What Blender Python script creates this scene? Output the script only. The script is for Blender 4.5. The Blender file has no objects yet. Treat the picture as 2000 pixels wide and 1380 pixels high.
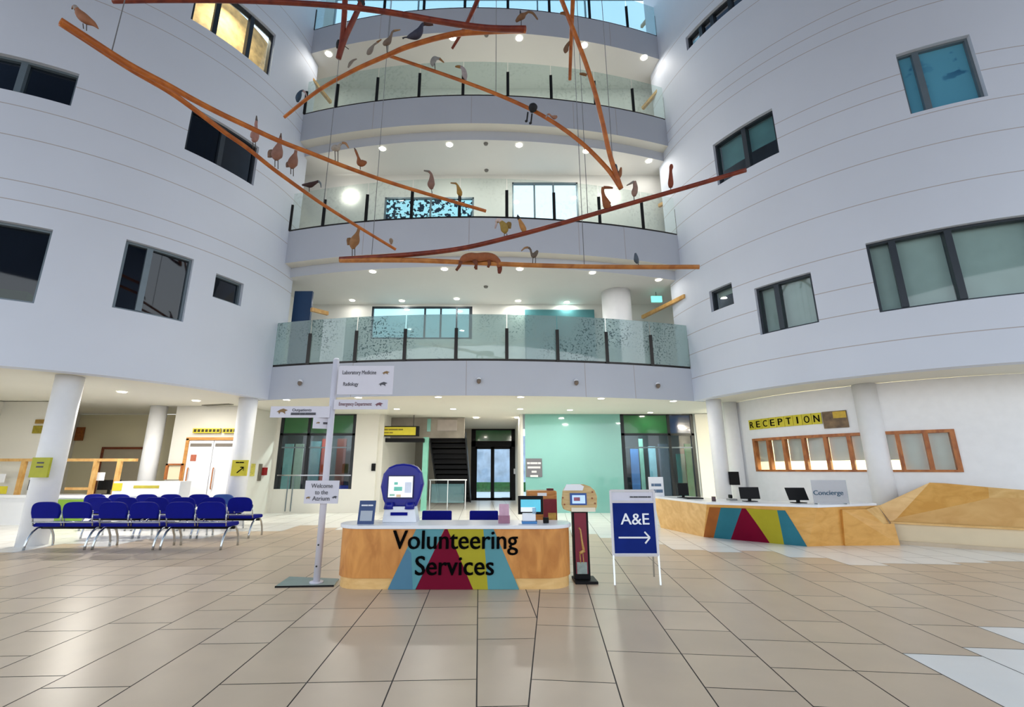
import bpy, math, random
from mathutils import Vector, Matrix
random.seed(7)
PI = math.pi
scene = bpy.context.scene
COL = scene.collection

# ------------------------------------------------------------------ camera
F, CX, CY, CAMH = 900.0, 980.0, 690.0, 1.5
TH = math.atan((916 - CY) / F)
CT, ST = math.cos(TH), math.sin(TH)
cam_data = bpy.data.cameras.new('camera')
cam_data.sensor_width = 36
cam_data.lens = F / 2000 * 36
cam_data.shift_x = (1000 - CX) / 2000
cam_data.shift_y = (CY - 690) / 2000
cam_data.clip_end = 300
cam = bpy.data.objects.new('camera', cam_data)
COL.objects.link(cam)
cam.location = (0, 0, CAMH)
cam.rotation_euler = (PI / 2 + TH, 0, 0)
scene.camera = cam

# measuring helpers: a pixel of the photograph to a point on a real plane
def ray(x, y):
    a = (x - CX) / F; b = (CY - y) / F
    return Vector((a, CT - ST * b, ST + CT * b))
O = Vector((0, 0, CAMH))
def at_z(x, y, z):
    r = ray(x, y); return O + r * ((z - CAMH) / r.z)
def at_y(x, y, Y):
    r = ray(x, y); return O + r * (Y / r.y)
def at_d(x, y, d):
    return O + ray(x, y) * d

# ------------------------------------------------------------------ materials
def lin(c):
    return tuple(((v / 255) / 12.92 if v / 255 <= 0.04045 else ((v / 255 + 0.055) / 1.055) ** 2.4) for v in c)
MATS = {}
def mat(name, rgb, rough=0.5, metal=0.0, noise=0.06, nscale=6.0, spec=0.5, emit=0.0, coat=0.0):
    if name in MATS: return MATS[name]
    m = bpy.data.materials.new(name); m.use_nodes = True
    nt = m.node_tree; b = nt.nodes['Principled BSDF']
    c = lin(rgb)
    b.inputs['Roughness'].default_value = rough
    b.inputs['Metallic'].default_value = metal
    b.inputs['Specular IOR Level'].default_value = spec
    b.inputs['Coat Weight'].default_value = coat
    if noise > 0:
        tc = nt.nodes.new('ShaderNodeTexCoord'); n = nt.nodes.new('ShaderNodeTexNoise')
        n.inputs['Scale'].default_value = nscale; n.inputs['Detail'].default_value = 4
        r = nt.nodes.new('ShaderNodeValToRGB')
        r.color_ramp.elements[0].position = 0.3; r.color_ramp.elements[1].position = 0.7
        r.color_ramp.elements[0].color = tuple(max(0, v * (1 - noise)) for v in c) + (1,)
        r.color_ramp.elements[1].color = tuple(min(1, v * (1 + noise)) for v in c) + (1,)
        nt.links.new(tc.outputs['Object'], n.inputs['Vector'])
        nt.links.new(n.outputs['Fac'], r.inputs['Fac'])
        nt.links.new(r.outputs['Color'], b.inputs['Base Color'])
    else:
        b.inputs['Base Color'].default_value = c + (1,)
    if emit > 0:
        b.inputs['Emission Color'].default_value = c + (1,)
        b.inputs['Emission Strength'].default_value = emit
    MATS[name] = m
    return m

def wood(name, c1, c2, scale=(1.5, 1.5, 12), rough=0.4):
    if name in MATS: return MATS[name]
    m = bpy.data.materials.new(name); m.use_nodes = True
    nt = m.node_tree; b = nt.nodes['Principled BSDF']; b.inputs['Roughness'].default_value = rough
    tc = nt.nodes.new('ShaderNodeTexCoord'); mp = nt.nodes.new('ShaderNodeMapping')
    mp.inputs['Scale'].default_value = scale
    n = nt.nodes.new('ShaderNodeTexNoise'); n.inputs['Scale'].default_value = 2.0; n.inputs['Detail'].default_value = 6
    n.inputs['Distortion'].default_value = 0.8
    r = nt.nodes.new('ShaderNodeValToRGB')
    r.color_ramp.elements[0].position = 0.35; r.color_ramp.elements[1].position = 0.68
    r.color_ramp.elements[0].color = lin(c1) + (1,); r.color_ramp.elements[1].color = lin(c2) + (1,)
    nt.links.new(tc.outputs['Object'], mp.inputs['Vector']); nt.links.new(mp.outputs['Vector'], n.inputs['Vector'])
    nt.links.new(n.outputs['Fac'], r.inputs['Fac']); nt.links.new(r.outputs['Color'], b.inputs['Base Color'])
    MATS[name] = m
    return m

def glass(name, tint, body=0.0, body_rgb=(200, 215, 212), gloss=0.08, speckle=0.0, speckle_rgb=(60, 80, 82), sscale=14.0, patchy=True):
    """thin pane: clear part + a milky (frosted or printed) part + a mirror part"""
    if name in MATS: return MATS[name]
    m = bpy.data.materials.new(name); m.use_nodes = True
    nt = m.node_tree; nt.nodes.clear(); L = nt.links.new
    out = nt.nodes.new('ShaderNodeOutputMaterial')
    tr = nt.nodes.new('ShaderNodeBsdfTransparent'); tr.inputs['Color'].default_value = lin(tint) + (1,)
    df = nt.nodes.new('ShaderNodeBsdfDiffuse'); df.inputs['Color'].default_value = lin(body_rgb) + (1,)
    gl = nt.nodes.new('ShaderNodeBsdfGlossy'); gl.inputs['Roughness'].default_value = 0.03
    lw = nt.nodes.new('ShaderNodeLayerWeight'); lw.inputs['Blend'].default_value = 0.25
    mg = nt.nodes.new('ShaderNodeMath'); mg.operation = 'MULTIPLY_ADD'
    mg.inputs[1].default_value = 0.5; mg.inputs[2].default_value = gloss
    L(lw.outputs['Fresnel'], mg.inputs[0])
    m1 = nt.nodes.new('ShaderNodeMixShader'); m2 = nt.nodes.new('ShaderNodeMixShader')
    L(tr.outputs[0], m1.inputs[1]); L(df.outputs[0], m1.inputs[2])
    if speckle > 0:
        tc = nt.nodes.new('ShaderNodeTexCoord')
        v = nt.nodes.new('ShaderNodeTexNoise'); v.inputs['Scale'].default_value = sscale; v.inputs['Detail'].default_value = 2
        v2 = nt.nodes.new('ShaderNodeTexNoise'); v2.inputs['Scale'].default_value = 0.7
        L(tc.outputs['Object'], v.inputs['Vector']); L(tc.outputs['Object'], v2.inputs['Vector'])
        r1 = nt.nodes.new('ShaderNodeValToRGB'); r1.color_ramp.elements[0].position = 0.54; r1.color_ramp.elements[1].position = 0.60
        r2 = nt.nodes.new('ShaderNodeValToRGB'); r2.color_ramp.elements[0].position = 0.42; r2.color_ramp.elements[1].position = 0.62
        L(v.outputs['Fac'], r1.inputs['Fac']); L(v2.outputs['Fac'], r2.inputs['Fac'])
        if not patchy:
            r1.color_ramp.elements[0].position = 0.50; r1.color_ramp.elements[1].position = 0.54
            r2.color_ramp.elements[0].color = (1, 1, 1, 1)
        mu = nt.nodes.new('ShaderNodeMath'); mu.operation = 'MULTIPLY'
        L(r1.outputs['Color'], mu.inputs[0]); L(r2.outputs['Color'], mu.inputs[1])
        ad = nt.nodes.new('ShaderNodeMath'); ad.operation = 'MULTIPLY_ADD'; ad.use_clamp = True
        ad.inputs[1].default_value = speckle; ad.inputs[2].default_value = body
        L(mu.outputs[0], ad.inputs[0]); L(ad.outputs[0], m1.inputs[0])
        mc = nt.nodes.new('ShaderNodeMixRGB'); mc.inputs[1].default_value = lin(body_rgb) + (1,); mc.inputs[2].default_value = lin(speckle_rgb) + (1,)
        L(mu.outputs[0], mc.inputs[0]); L(mc.outputs[0], df.inputs['Color'])
    else:
        m1.inputs[0].default_value = body
    L(mg.outputs[0], m2.inputs[0]); L(m1.outputs[0], m2.inputs[1]); L(gl.outputs[0], m2.inputs[2])
    L(m2.outputs[0], out.inputs[0])
    MATS[name] = m
    return m

WHITE = mat('white_plaster', (216, 223, 235), 0.6, noise=0.02, nscale=0.6)
JOINT = mat('panel_joint', (180, 174, 174), 0.8, noise=0.03)
FASCIA = mat('fascia_render', (198, 204, 214), 0.6, noise=0.02, nscale=0.8)
CEIL = mat('warm_white_ceiling', (228, 226, 214), 0.7, noise=0.015, nscale=0.8)
CEILN = mat('plain_white_ceiling', (226, 226, 222), 0.7, noise=0.015, nscale=0.8)
CREAM = mat('cream_wall', (226, 224, 214), 0.6, noise=0.02, nscale=0.7)
BEIGE = mat('beige_wall', (232, 224, 192), 0.6, noise=0.03, nscale=0.7)
CORR = mat('corridor_wall', (232, 232, 226), 0.6, noise=0.02, nscale=0.7)
DARK = mat('dark_grey_metal', (38, 42, 46), 0.4, metal=0.3, noise=0.05)
POSTM = mat('dark_post_metal', (52, 50, 48), 0.35, metal=0.6, noise=0.08)
FRAME = mat('grey_window_frame', (112, 126, 134), 0.4, metal=0.3, noise=0.04)
FRAMED = mat('dark_window_frame', (48, 56, 64), 0.4, metal=0.3, noise=0.04)
BLACK = mat('black_plastic', (8, 8, 10), 0.5, noise=0.1, spec=0.2)
CHROME = mat('chrome', (190, 194, 198), 0.18, metal=1.0, noise=0.02)
WHITEP = mat('white_laminate', (240, 242, 246), 0.25, noise=0.01)
SIGNW = mat('white_sign_panel', (214, 212, 222), 0.45, noise=0.02)
INK = mat('black_ink', (4, 4, 5), 0.8, noise=0.0, spec=0.05)
GREYINK = mat('grey_ink', (70, 70, 78), 0.5, noise=0.0)
BLUE = mat('blue_seat_vinyl', (5, 16, 128), 0.6, noise=0.06, spec=.12)
BLUEL = mat('faded_blue_vinyl', (44, 84, 156), 0.45, noise=0.06)
TEAL = mat('teal_paint', (92, 150, 158), 0.6, spec=0.15, noise=0.05, nscale=3)
TEALD = mat('deep_teal_paint', (48, 116, 132), 0.6, spec=0.15, noise=0.06, nscale=3)
TEALB = mat('slate_blue_paint', (84, 128, 152), 0.6, spec=0.15, noise=0.05, nscale=3)
MAROON = mat('maroon_paint', (116, 0, 40), 0.6, spec=0.15, noise=0.05, nscale=3)
LIME = mat('mustard_green_paint', (172, 162, 44), 0.6, spec=0.15, noise=0.05, nscale=3)
YELLOW = mat('yellow_sign', (212, 198, 44), 0.5, noise=0.06)
OAK = wood('oak_veneer', (190, 122, 54), (222, 154, 78), (3, 3, 1.2))
OAKL = wood('pale_oak_veneer', (218, 172, 104), (236, 196, 130), (1.2, 3, 3))
OAKD = wood('golden_oak_veneer', (212, 156, 76), (230, 176, 96), (1.2, 3, 3))
BENCHW = mat('cream_bench_panel', (224, 206, 172), 0.45, noise=0.04, nscale=2)
FRW = wood('window_timber', (150, 82, 34), (196, 124, 60), (3, 3, 1.5))
RAILW = wood('rail_timber', (196, 146, 78), (222, 180, 112), (3, 3, 2))
PINE = wood('pine_needle_timber', (158, 80, 22), (196, 112, 38), (2, 2, 2), 0.45)
PINER = wood('red_stained_timber', (100, 30, 14), (138, 56, 26), (2, 2, 2), 0.45)
PINEL = wood('pale_pine_timber', (156, 92, 38), (196, 130, 62), (2, 2, 2), 0.45)
TEALG = mat('back_painted_teal_glass', (128, 186, 176), 0.08, noise=0.03, nscale=0.5, coat=0.5)
GREENG = mat('green_transom_film', (44, 104, 60), 0.12, noise=0.1, nscale=1.5, coat=0.4)
BLUEG = mat('blue_transom_film', (26, 56, 100), 0.12, noise=0.2, nscale=1.5, coat=0.4)
TILES = [mat('beige_tile_a', (217, 194, 166), 0.33, noise=0.03, nscale=2.5), mat('beige_tile_b', (221, 198, 171), 0.33, noise=0.03, nscale=2.5),
         mat('beige_tile_c', (212, 189, 162), 0.33, noise=0.03, nscale=2.5)]
TILEW = mat('white_tile', (252, 250, 244), 0.25, noise=0.02, nscale=2)
GROUT = mat('dark_grout', (92, 84, 78), 0.8, noise=0.1, nscale=20)
LENS = mat('lamp_lens', (255, 248, 232), 0.4, noise=0.0, emit=14.0)
GREENP = mat('green_panel', (120, 160, 42), 0.5, noise=0.05)
CLEAR = glass('clear_glass', (236, 246, 244), 0.02, (220, 235, 232), 0.05)
FROST = glass('frosted_glass', (176, 206, 202), 0.56, (184, 206, 204), 0.08, 0.4, (92, 112, 112), 20)
LIGHTG = glass('pale_green_glass', (226, 242, 238), 0.14, (214, 232, 226), 0.06, 0.12, (160, 186, 180), 10)
SKYG = glass('blue_green_glass', (176, 214, 218), 0.22, (150, 200, 206), 0.08)
WINDG = glass('dark_window_glass', (110, 120, 130), 0.0, (20, 30, 40), 0.05)
WINDB = glass('window_glass', (196, 208, 212), 0.0, (20, 30, 40), 0.05)
SKYR = glass('sky_reflecting_glass', (120, 140, 150), 0.0, (20, 30, 40), 0.42)
CLEARG = glass('faintly_printed_glass', (236, 246, 242), 0.04, (220, 236, 232), 0.05, 0.10, (180, 200, 196), 10)
PALESKY = glass('pale_sky_glass', (206, 232, 236), 0.3, (190, 222, 228), 0.06)
SKYPAINT = glass('painted_sky_reflection_glass', (130, 190, 215), 0.75, (110, 190, 220), 0.06, 0.5, (40, 90, 130), 3)  # sky reflection painted into the pane's milky body colour
PATT = glass('patterned_film_glass', (170, 215, 218), 0.3, (150, 200, 206), 0.04, 0.95, (20, 38, 60), 8, False)

# ------------------------------------------------------------------ mesh builder
class MB:
    def __init__(s): s.v = []; s.f = []; s.m = []
    def face(s, pts, m=0):
        b = len(s.v); s.v += [Vector(p) for p in pts]; s.f.append(tuple(range(b, b + len(pts)))); s.m.append(m); return s
    def box(s, c, d, rz=0.0, m=0, mtx=None):
        x, y, z = d[0] / 2, d[1] / 2, d[2] / 2
        P = [(-x, -y, -z), (x, -y, -z), (x, y, -z), (-x, y, -z), (-x, -y, z), (x, -y, z), (x, y, z), (-x, y, z)]
        R = mtx if mtx else Matrix.Rotation(rz, 4, 'Z')
        b = len(s.v); s.v += [Vector(c) + (R @ Vector(p)) for p in P]
        for q in ((0, 3, 2, 1), (4, 5, 6, 7), (0, 1, 5, 4), (1, 2, 6, 5), (2, 3, 7, 6), (3, 0, 4, 7)):
            s.f.append(tuple(b + i for i in q)); s.m.append(m)
        return s
    def bb(s, x0, x1, y0, y1, z0, z1, m=0):
        return s.box(((x0 + x1) / 2, (y0 + y1) / 2, (z0 + z1) / 2), (abs(x1 - x0), abs(y1 - y0), abs(z1 - z0)), 0, m)
    def bar(s, a, b, w, h, m=0):
        a, b = Vector(a), Vector(b); d = b - a; L = d.length
        q = d.to_track_quat('Y', 'Z').to_matrix().to_4x4()
        return s.box((a + b) / 2, (w, L, h), 0, m, q)
    def prism(s, poly, z0, z1, m=0):
        n = len(poly); b = len(s.v)
        ar = sum(poly[i][0] * poly[(i + 1) % n][1] - poly[(i + 1) % n][0] * poly[i][1] for i in range(n))
        if ar < 0: poly = poly[::-1]
        s.v += [Vector((p[0], p[1], z0)) for p in poly] + [Vector((p[0], p[1], z1)) for p in poly]
        s.f.append(tuple(b + i for i in range(n - 1, -1, -1))); s.m.append(m)
        s.f.append(tuple(b + n + i for i in range(n))); s.m.append(m)
        for i in range(n):
            j = (i + 1) % n
            s.f.append((b + i, b + j, b + n + j, b + n + i)); s.m.append(m)
        return s
    def extr(s, pts, d, m=0):
        """planar outline pts (3d) pushed along vector d"""
        d = Vector(d); n = len(pts); b = len(s.v)
        P = [Vector(p) for p in pts]; s.v += P + [p + d for p in P]
        s.f.append(tuple(b + i for i in range(n))); s.m.append(m)
        s.f.append(tuple(b + n + i for i in range(n - 1, -1, -1))); s.m.append(m)
        for i in range(n):
            j = (i + 1) % n; s.f.append((b + j, b + i, b + n + i, b + n + j)); s.m.append(m)
        return s
    def tube(s, pts, rad, n=8, m=0, squash=1.0):
        P = [Vector(p) for p in pts]; k = len(P)
        if not isinstance(rad, (list, tuple)): rad = [rad] * k
        b = len(s.v); up = None
        for i in range(k):
            t = (P[min(k - 1, i + 1)] - P[max(0, i - 1)]).normalized()
            if up is None:
                up = Vector((0, 1, 0)) if abs(t.y) < 0.8 else Vector((1, 0, 0))
            up = (up - t * up.dot(t)).normalized(); w = t.cross(up)
            for j in range(n):
                a = 2 * PI * j / n
                s.v.append(P[i] + (up * math.cos(a) * squash + w * math.sin(a)) * rad[i])
        for i in range(k - 1):
            for j in range(n):
                j2 = (j + 1) % n
                s.f.append((b + i * n + j, b + i * n + j2, b + (i + 1) * n + j2, b + (i + 1) * n + j)); s.m.append(m)
        s.f.append(tuple(b + j for j in range(n - 1, -1, -1))); s.m.append(m)
        s.f.append(tuple(b + (k - 1) * n + j for j in range(n))); s.m.append(m)
        return s
    def cyl(s, c, r, z0, z1, n=24, m=0, r2=None):
        return s.tube([(c[0], c[1], z0), (c[0], c[1], z1)], [r, r if r2 is None else r2], n, m)
    def disc(s, c, r, n=20, m=0, up=False):
        P = [(c[0] + r * math.cos(2 * PI * i / n), c[1] + r * math.sin(2 * PI * i / n), c[2]) for i in range(n)]
        return s.face(P if up else P[::-1], m)
    def build(s, name, mats, parent=None, smooth=False, loc=None, bevel=0.0):
        if not isinstance(mats, (list, tuple)): mats = [mats]
        off = Vector((0, 0, 0)); q = parent
        while q is not None: off += q.location; q = q.parent
        here = Vector(loc) if loc is not None and parent is None else Vector((0, 0, 0))
        me = bpy.data.meshes.new(name)
        me.from_pydata([tuple(v - off - here) for v in s.v], [], s.f)
        for m in mats: me.materials.append(m)
        for p, mi in zip(me.polygons, s.m):
            p.material_index = mi; p.use_smooth = smooth
        me.update()
        o = bpy.data.objects.new(name, me); COL.objects.link(o); o.location = here
        if parent is not None: o.parent = parent
        if bevel > 0:
            b = o.modifiers.new('bevel', 'BEVEL'); b.width = bevel; b.segments = 2; b.limit_method = 'ANGLE'
        return o

def tag(o, label=None, cat=None, group=None, kind=None):
    if label: o['label'] = label
    if cat: o['category'] = cat
    if group: o['group'] = group
    if kind: o['kind'] = kind
    return o
def empty(name, loc, label=None, cat=None, group=None, kind=None):
    o = bpy.data.objects.new(name, None); COL.objects.link(o); o.location = loc; o.empty_display_size = 0.1
    return tag(o, label, cat, group, kind)
def struct(o, label=None):
    o['kind'] = 'structure'
    if label: o['label'] = label
    return o
def copy_tree(o, parent=None):
    c = o.copy(); COL.objects.link(c)
    if parent is not None: c.parent = parent
    for ch in list(o.children): copy_tree(ch, c)
    return c

_tc = {}
def text(MBo, s, origin, size, xdir=(1, 0, 0), ydir=(0, 0, 1), depth=0.004, m=0, width=None, bold=0.0, centre=True):
    """real lettering: the outline font turned into a mesh and laid in the plane (xdir, ydir)"""
    key = s
    if key not in _tc:
        c = bpy.data.curves.new('t', 'FONT'); c.body = s; c.size = 1; c.extrude = 0.5; c.resolution_u = 4
        o = bpy.data.objects.new('t', c); COL.objects.link(o)
        dg = bpy.context.evaluated_depsgraph_get(); me = bpy.data.meshes.new_from_object(o.evaluated_get(dg))
        V = [v.co.copy() for v in me.vertices]; Fc = [tuple(p.vertices) for p in me.polygons]
        bpy.data.objects.remove(o); bpy.data.curves.remove(c); bpy.data.meshes.remove(me)
        _tc[key] = (V, Fc)
    V, Fc = _tc[key]
    x0 = min(v.x for v in V); x1 = max(v.x for v in V)
    sx = size if width is None else width / (x1 - x0)
    X, Y = Vector(xdir).normalized(), Vector(ydir).normalized(); N = X.cross(Y)
    b = len(MBo.v); ox = (x0 + x1) / 2 if centre else x0
    for k, sh in enumerate((0,) if not bold else (0, -bold, bold)):
        b = len(MBo.v)
        for v in V: MBo.v.append(Vector(origin) + X * ((v.x - ox) * sx + sh * size) + Y * (v.y * size + (0 if k == 0 else .3 * sh * size)) + N * (v.z * depth + k * .0004))
        for f in Fc: MBo.f.append(tuple(b + i for i in f)); MBo.m.append(m)
    return MBo

def words_bar(MBo, origin, xdir, ydir, total, h, parts, m=0, depth=0.004):
    """a line of print too small to read: one slim block per word"""
    X, Y = Vector(xdir).normalized(), Vector(ydir).normalized(); N = X.cross(Y)
    tot = sum(parts) + 0.25 * (len(parts) - 1); u = -total / 2
    for p in parts:
        w = p / tot * total; a = Vector(origin) + X * u
        MBo.extr([a, a + X * w, a + X * w + Y * h, a + Y * h], N * depth, m); u += w + 0.25 / tot * total
    return MBo

# ------------------------------------------------------------------ geometry of the atrium
LD = (-13.19, 14.38, 6.3)          # left drum: centre and radius
RD = (12.76, 15.08, 7.06)          # right drum
BC = (-0.95, 34.2, 21.45)          # balcony edge arc
SOFF = 3.5                         # underside of first floor
TOP = 21.0

def drum_pt(D, a, z, dr=0.0):
    a = math.radians(a); r = D[2] + dr
    return Vector((D[0] + r * math.cos(a), D[1] + r * math.sin(a), z))

def drum_wall(name, D, a0, a1, z0, z1, joints, wins, mats, thick=0.32, step=1.5):
    A = {a0, a1}; Z = {z0, z1}
    n = int(abs(a1 - a0) / step)
    for i in range(n + 1): A.add(a0 + (a1 - a0) * i / n)
    for w in wins: A |= {w[0], w[1]}; Z |= {w[2], w[3]}
    for j in joints: Z |= {j - 0.01, j + 0.01}
    A = sorted(A); Z = sorted(Z); mb = MB()
    for i in range(len(A) - 1):
        am = (A[i] + A[i + 1]) / 2
        for k in range(len(Z) - 1):
            zm = (Z[k] + Z[k + 1]) / 2
            if any(w[0] < am < w[1] and w[2] < zm < w[3] for w in wins): continue
            j = any(abs(zm - q) < 0.01 for q in joints)
            mb.face([drum_pt(D, A[i], Z[k]), drum_pt(D, A[i + 1], Z[k]), drum_pt(D, A[i + 1], Z[k + 1]), drum_pt(D, A[i], Z[k + 1])], 1 if j else 0)
    for w in wins:
        aa = [a for a in A if w[0] <= a <= w[1]]
        for i in range(len(aa) - 1):
            for z, fl in ((w[2], 0), (w[3], 1)):
                q = [drum_pt(D, aa[i], z), drum_pt(D, aa[i + 1], z), drum_pt(D, aa[i + 1], z, -thick), drum_pt(D, aa[i], z, -thick)]
                mb.face(q if fl == 0 else q[::-1], 0)
        for a in (w[0], w[1]):
            mb.face([drum_pt(D, a, w[2]), drum_pt(D, a, w[3]), drum_pt(D, a, w[3], -thick), drum_pt(D, a, w[2], -thick)], 0)
    # lower lip: underside of the shell
    for i in range(len(A) - 1):
        mb.face([drum_pt(D, A[i + 1], z0), drum_pt(D, A[i], z0), drum_pt(D, A[i], z0, -0.3), drum_pt(D, A[i + 1], z0, -0.3)], 0)
    o = mb.build(name, mats); struct(o)
    return o

WL = [(-74.5, -59.4, 9.66, 10.56), (-39.2, -22.0, 9.63, 10.95), (-43.0, -22.0, 13.55, 15.2), (-68.0, -57.2, 4.86, 6.56), (-46.0, -33.3, 5.05, 6.74), (-28.0, -20.6, 5.91, 6.58)]
WR = [(-158.4, -140.0, 15.06, 15.6), (-154.3, -140.0, 9.64, 11.03), (-118.8, -107.9, 9.38, 11.05), (-160.5, -154.1, 5.93, 6.57), (-149.1, -138.2, 4.87, 6.15), (-129.1, -106.0, 4.84, 6.5)]
drum_wall('wall_left', LD, -96, -2, SOFF, TOP, [7.07, 7.52, 8.57, 9.32, 10.19, 12.74, 13.27, 15.6, 16.4], WL, [WHITE, JOINT])
drum_wall('wall_right', RD, -176, -84, SOFF, TOP, [4.18, 4.92, 5.55, 6.38, 7.48, 8.49, 9.28, 10.05, 10.5, 12.15, 12.55, 12.95, 14.65, 15.9], WR, [WHITE, JOINT])

# dark rooms behind the drum windows: floors' worth of inner walls
def arc_sheet(name, D, r, a0, a1, z0, z1, m, step=3):
    mb = MB(); n = max(2, int(abs(a1 - a0) / step)); DD = (D[0], D[1], r)
    for i in range(n):
        p, q = a0 + (a1 - a0) * i / n, a0 + (a1 - a0) * (i + 1) / n
        mb.face([drum_pt(DD, p, z0), drum_pt(DD, q, z0), drum_pt(DD, q, z1), drum_pt(DD, p, z1)])
    return struct(mb.build(name, m))
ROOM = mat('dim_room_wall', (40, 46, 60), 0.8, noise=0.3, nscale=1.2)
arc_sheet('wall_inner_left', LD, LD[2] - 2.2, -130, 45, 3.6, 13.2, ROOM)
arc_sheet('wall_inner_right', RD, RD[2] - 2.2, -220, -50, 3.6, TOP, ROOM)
# the lit patterned room of the upper left window
arc_sheet('wall_inner_upper_left', LD, LD[2] - 1.6, -80, 40, 13.0, 16.6, mat('lit_room_wall', (206, 172, 116), 0.7, noise=0.3, nscale=5))
def lamp(name, loc, size, power, col=(1.0, 0.93, 0.8), parent=None, rot=(0, 0, 0)):
    l = bpy.data.lights.new(name, 'AREA'); l.shape = 'DISK'; l.size = size; l.energy = power; l.color = col
    o = bpy.data.objects.new(name, l); COL.objects.link(o); o.rotation_euler = rot
    if parent is not None:
        o.parent = parent; o.location = Vector(loc) - parent.location
    else: o.location = loc
    return o

# ------------------------------------------------------------------ drum windows
BLIND = mat('grey_green_blind', (186, 202, 200), 0.8, noise=0.05, nscale=3)
wi = [0]
def drum_window(D, w, mull, frame, pane, label, blinds=None, blind_m=None, thick=0.14, names='window'):
    """w=(a0,a1,z0,z1); mull=list of angles; panes lie between them"""
    wi[0] += 1
    root = empty('window_%d' % wi[0], drum_pt(D, (w[0] + w[1]) / 2, w[2]), kind='structure'); root['label'] = label
    cut = [w[0]] + mull + [w[1]]
    deg = lambda mm: math.degrees(mm / D[2])
    fb = MB(); dr = -0.10
    def seg(mb, p, q, z0, z1, r0, r1, m=0):
        n = max(1, int(abs(q - p) / 2.5))
        for i in range(n):
            a, b = p + (q - p) * i / n, p + (q - p) * (i + 1) / n
            P = [drum_pt(D, a, z0, r0), drum_pt(D, b, z0, r0), drum_pt(D, b, z0, r1), drum_pt(D, a, z0, r1)]
            Q = [v + Vector((0, 0, z1 - z0)) for v in P]
            for f in ((P[0], P[1], Q[1], Q[0]), (P[2], P[3], Q[3], Q[2]), (P[3], P[2], P[1], P[0]), (Q[0], Q[1], Q[2], Q[3]), (P[1], P[2], Q[2], Q[1]), (P[3], P[0], Q[0], Q[3])):
                mb.face(f, m)
    t = 0.055
    seg(fb, w[0], w[1], w[3] - t, w[3], dr, dr - thick); seg(fb, w[0], w[1], w[2], w[2] + t, dr, dr - thick)
    seg(fb, w[0], w[0] + deg(t), w[2], w[3], dr, dr - thick); seg(fb, w[1] - deg(t), w[1], w[2], w[3], dr, dr - thick)
    fb.build('window_frame', frame, root)
    for a in mull:
        b = MB(); seg(b, a - deg(0.06), a + deg(0.06), w[2] + t, w[3] - t, dr + 0.03, dr - thick); b.build('mullion', frame, root)
    for i in range(len(cut) - 1):
        b = MB(); b.face([drum_pt(D, cut[i], w[2], dr - 0.07), drum_pt(D, cut[i + 1], w[2], dr - 0.07), drum_pt(D, cut[i + 1], w[3], dr - 0.07), drum_pt(D, cut[i], w[3], dr - 0.07)])
        b.build('glass_pane', pane, root)
        if blinds and blinds[i] > 0:
            zb = w[3] - (w[3] - w[2]) * blinds[i]
            b = MB(); seg(b, cut[i] + deg(.05), cut[i + 1] - deg(.05), zb, w[3] - .02, dr - 0.2, dr - 0.215); b.build('blind', blind_m, root)
    return root
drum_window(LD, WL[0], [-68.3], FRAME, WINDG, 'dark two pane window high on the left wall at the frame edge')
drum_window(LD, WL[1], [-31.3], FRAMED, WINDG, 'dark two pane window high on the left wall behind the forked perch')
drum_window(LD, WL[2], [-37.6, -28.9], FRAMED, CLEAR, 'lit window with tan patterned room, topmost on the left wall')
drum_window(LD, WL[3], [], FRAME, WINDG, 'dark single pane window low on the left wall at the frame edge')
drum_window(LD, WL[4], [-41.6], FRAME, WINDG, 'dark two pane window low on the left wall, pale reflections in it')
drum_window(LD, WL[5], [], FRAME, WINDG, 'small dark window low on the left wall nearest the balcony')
BLT = mat('teal_blind', (110, 160, 168), 0.8, noise=0.15, nscale=2)
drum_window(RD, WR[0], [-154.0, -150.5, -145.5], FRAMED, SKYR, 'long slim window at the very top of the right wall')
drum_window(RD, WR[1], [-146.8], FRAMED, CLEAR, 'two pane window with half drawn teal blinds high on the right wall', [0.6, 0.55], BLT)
drum_window(RD, WR[2], [-115.9], FRAME, SKYPAINT, 'two pane window with painted sky reflection high on the right wall')
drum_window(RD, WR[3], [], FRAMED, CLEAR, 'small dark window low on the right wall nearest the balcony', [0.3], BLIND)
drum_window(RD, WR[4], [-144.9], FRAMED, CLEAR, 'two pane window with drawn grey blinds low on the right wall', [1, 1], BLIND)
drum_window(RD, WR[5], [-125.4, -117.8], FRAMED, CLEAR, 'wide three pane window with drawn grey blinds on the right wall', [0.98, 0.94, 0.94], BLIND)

def in_drum(D, a0, a1, z0, z1, dr, m, name, label, cat, t=.04):
    mb = MB(); P = [drum_pt(D, a0, z0, dr), drum_pt(D, a1, z0, dr), drum_pt(D, a1, z1, dr), drum_pt(D, a0, z1, dr)]
    n = drum_pt(D, (a0 + a1) / 2, 0, dr - t) - drum_pt(D, (a0 + a1) / 2, 0, dr)
    mb.extr(P, n); c = drum_pt(D, (a0 + a1) / 2, z0, dr); o = mb.build(name, m, None, False, tuple(c)); return tag(o, label, cat)
in_drum(LD, -67, -60.2, 4.4, 5.26, -.6, mat('bright_green_fabric', (60, 150, 40), .7, noise=.08), 'green_board', 'bright green board behind the dark window at the left frame edge', 'board', .3)
in_drum(LD, -45, -38.5, 14.1, 14.8, -1.5, WHITEP, 'white_poster', 'white poster at the left of the lit upper left window', 'poster')
in_drum(LD, -31, -24, 13.75, 14.6, -1.5, mat('pale_blue_poster', (214, 226, 240), .5, noise=.15, nscale=4), 'pale_poster', 'pale blue poster at the right of the lit upper left window', 'poster')
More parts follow.
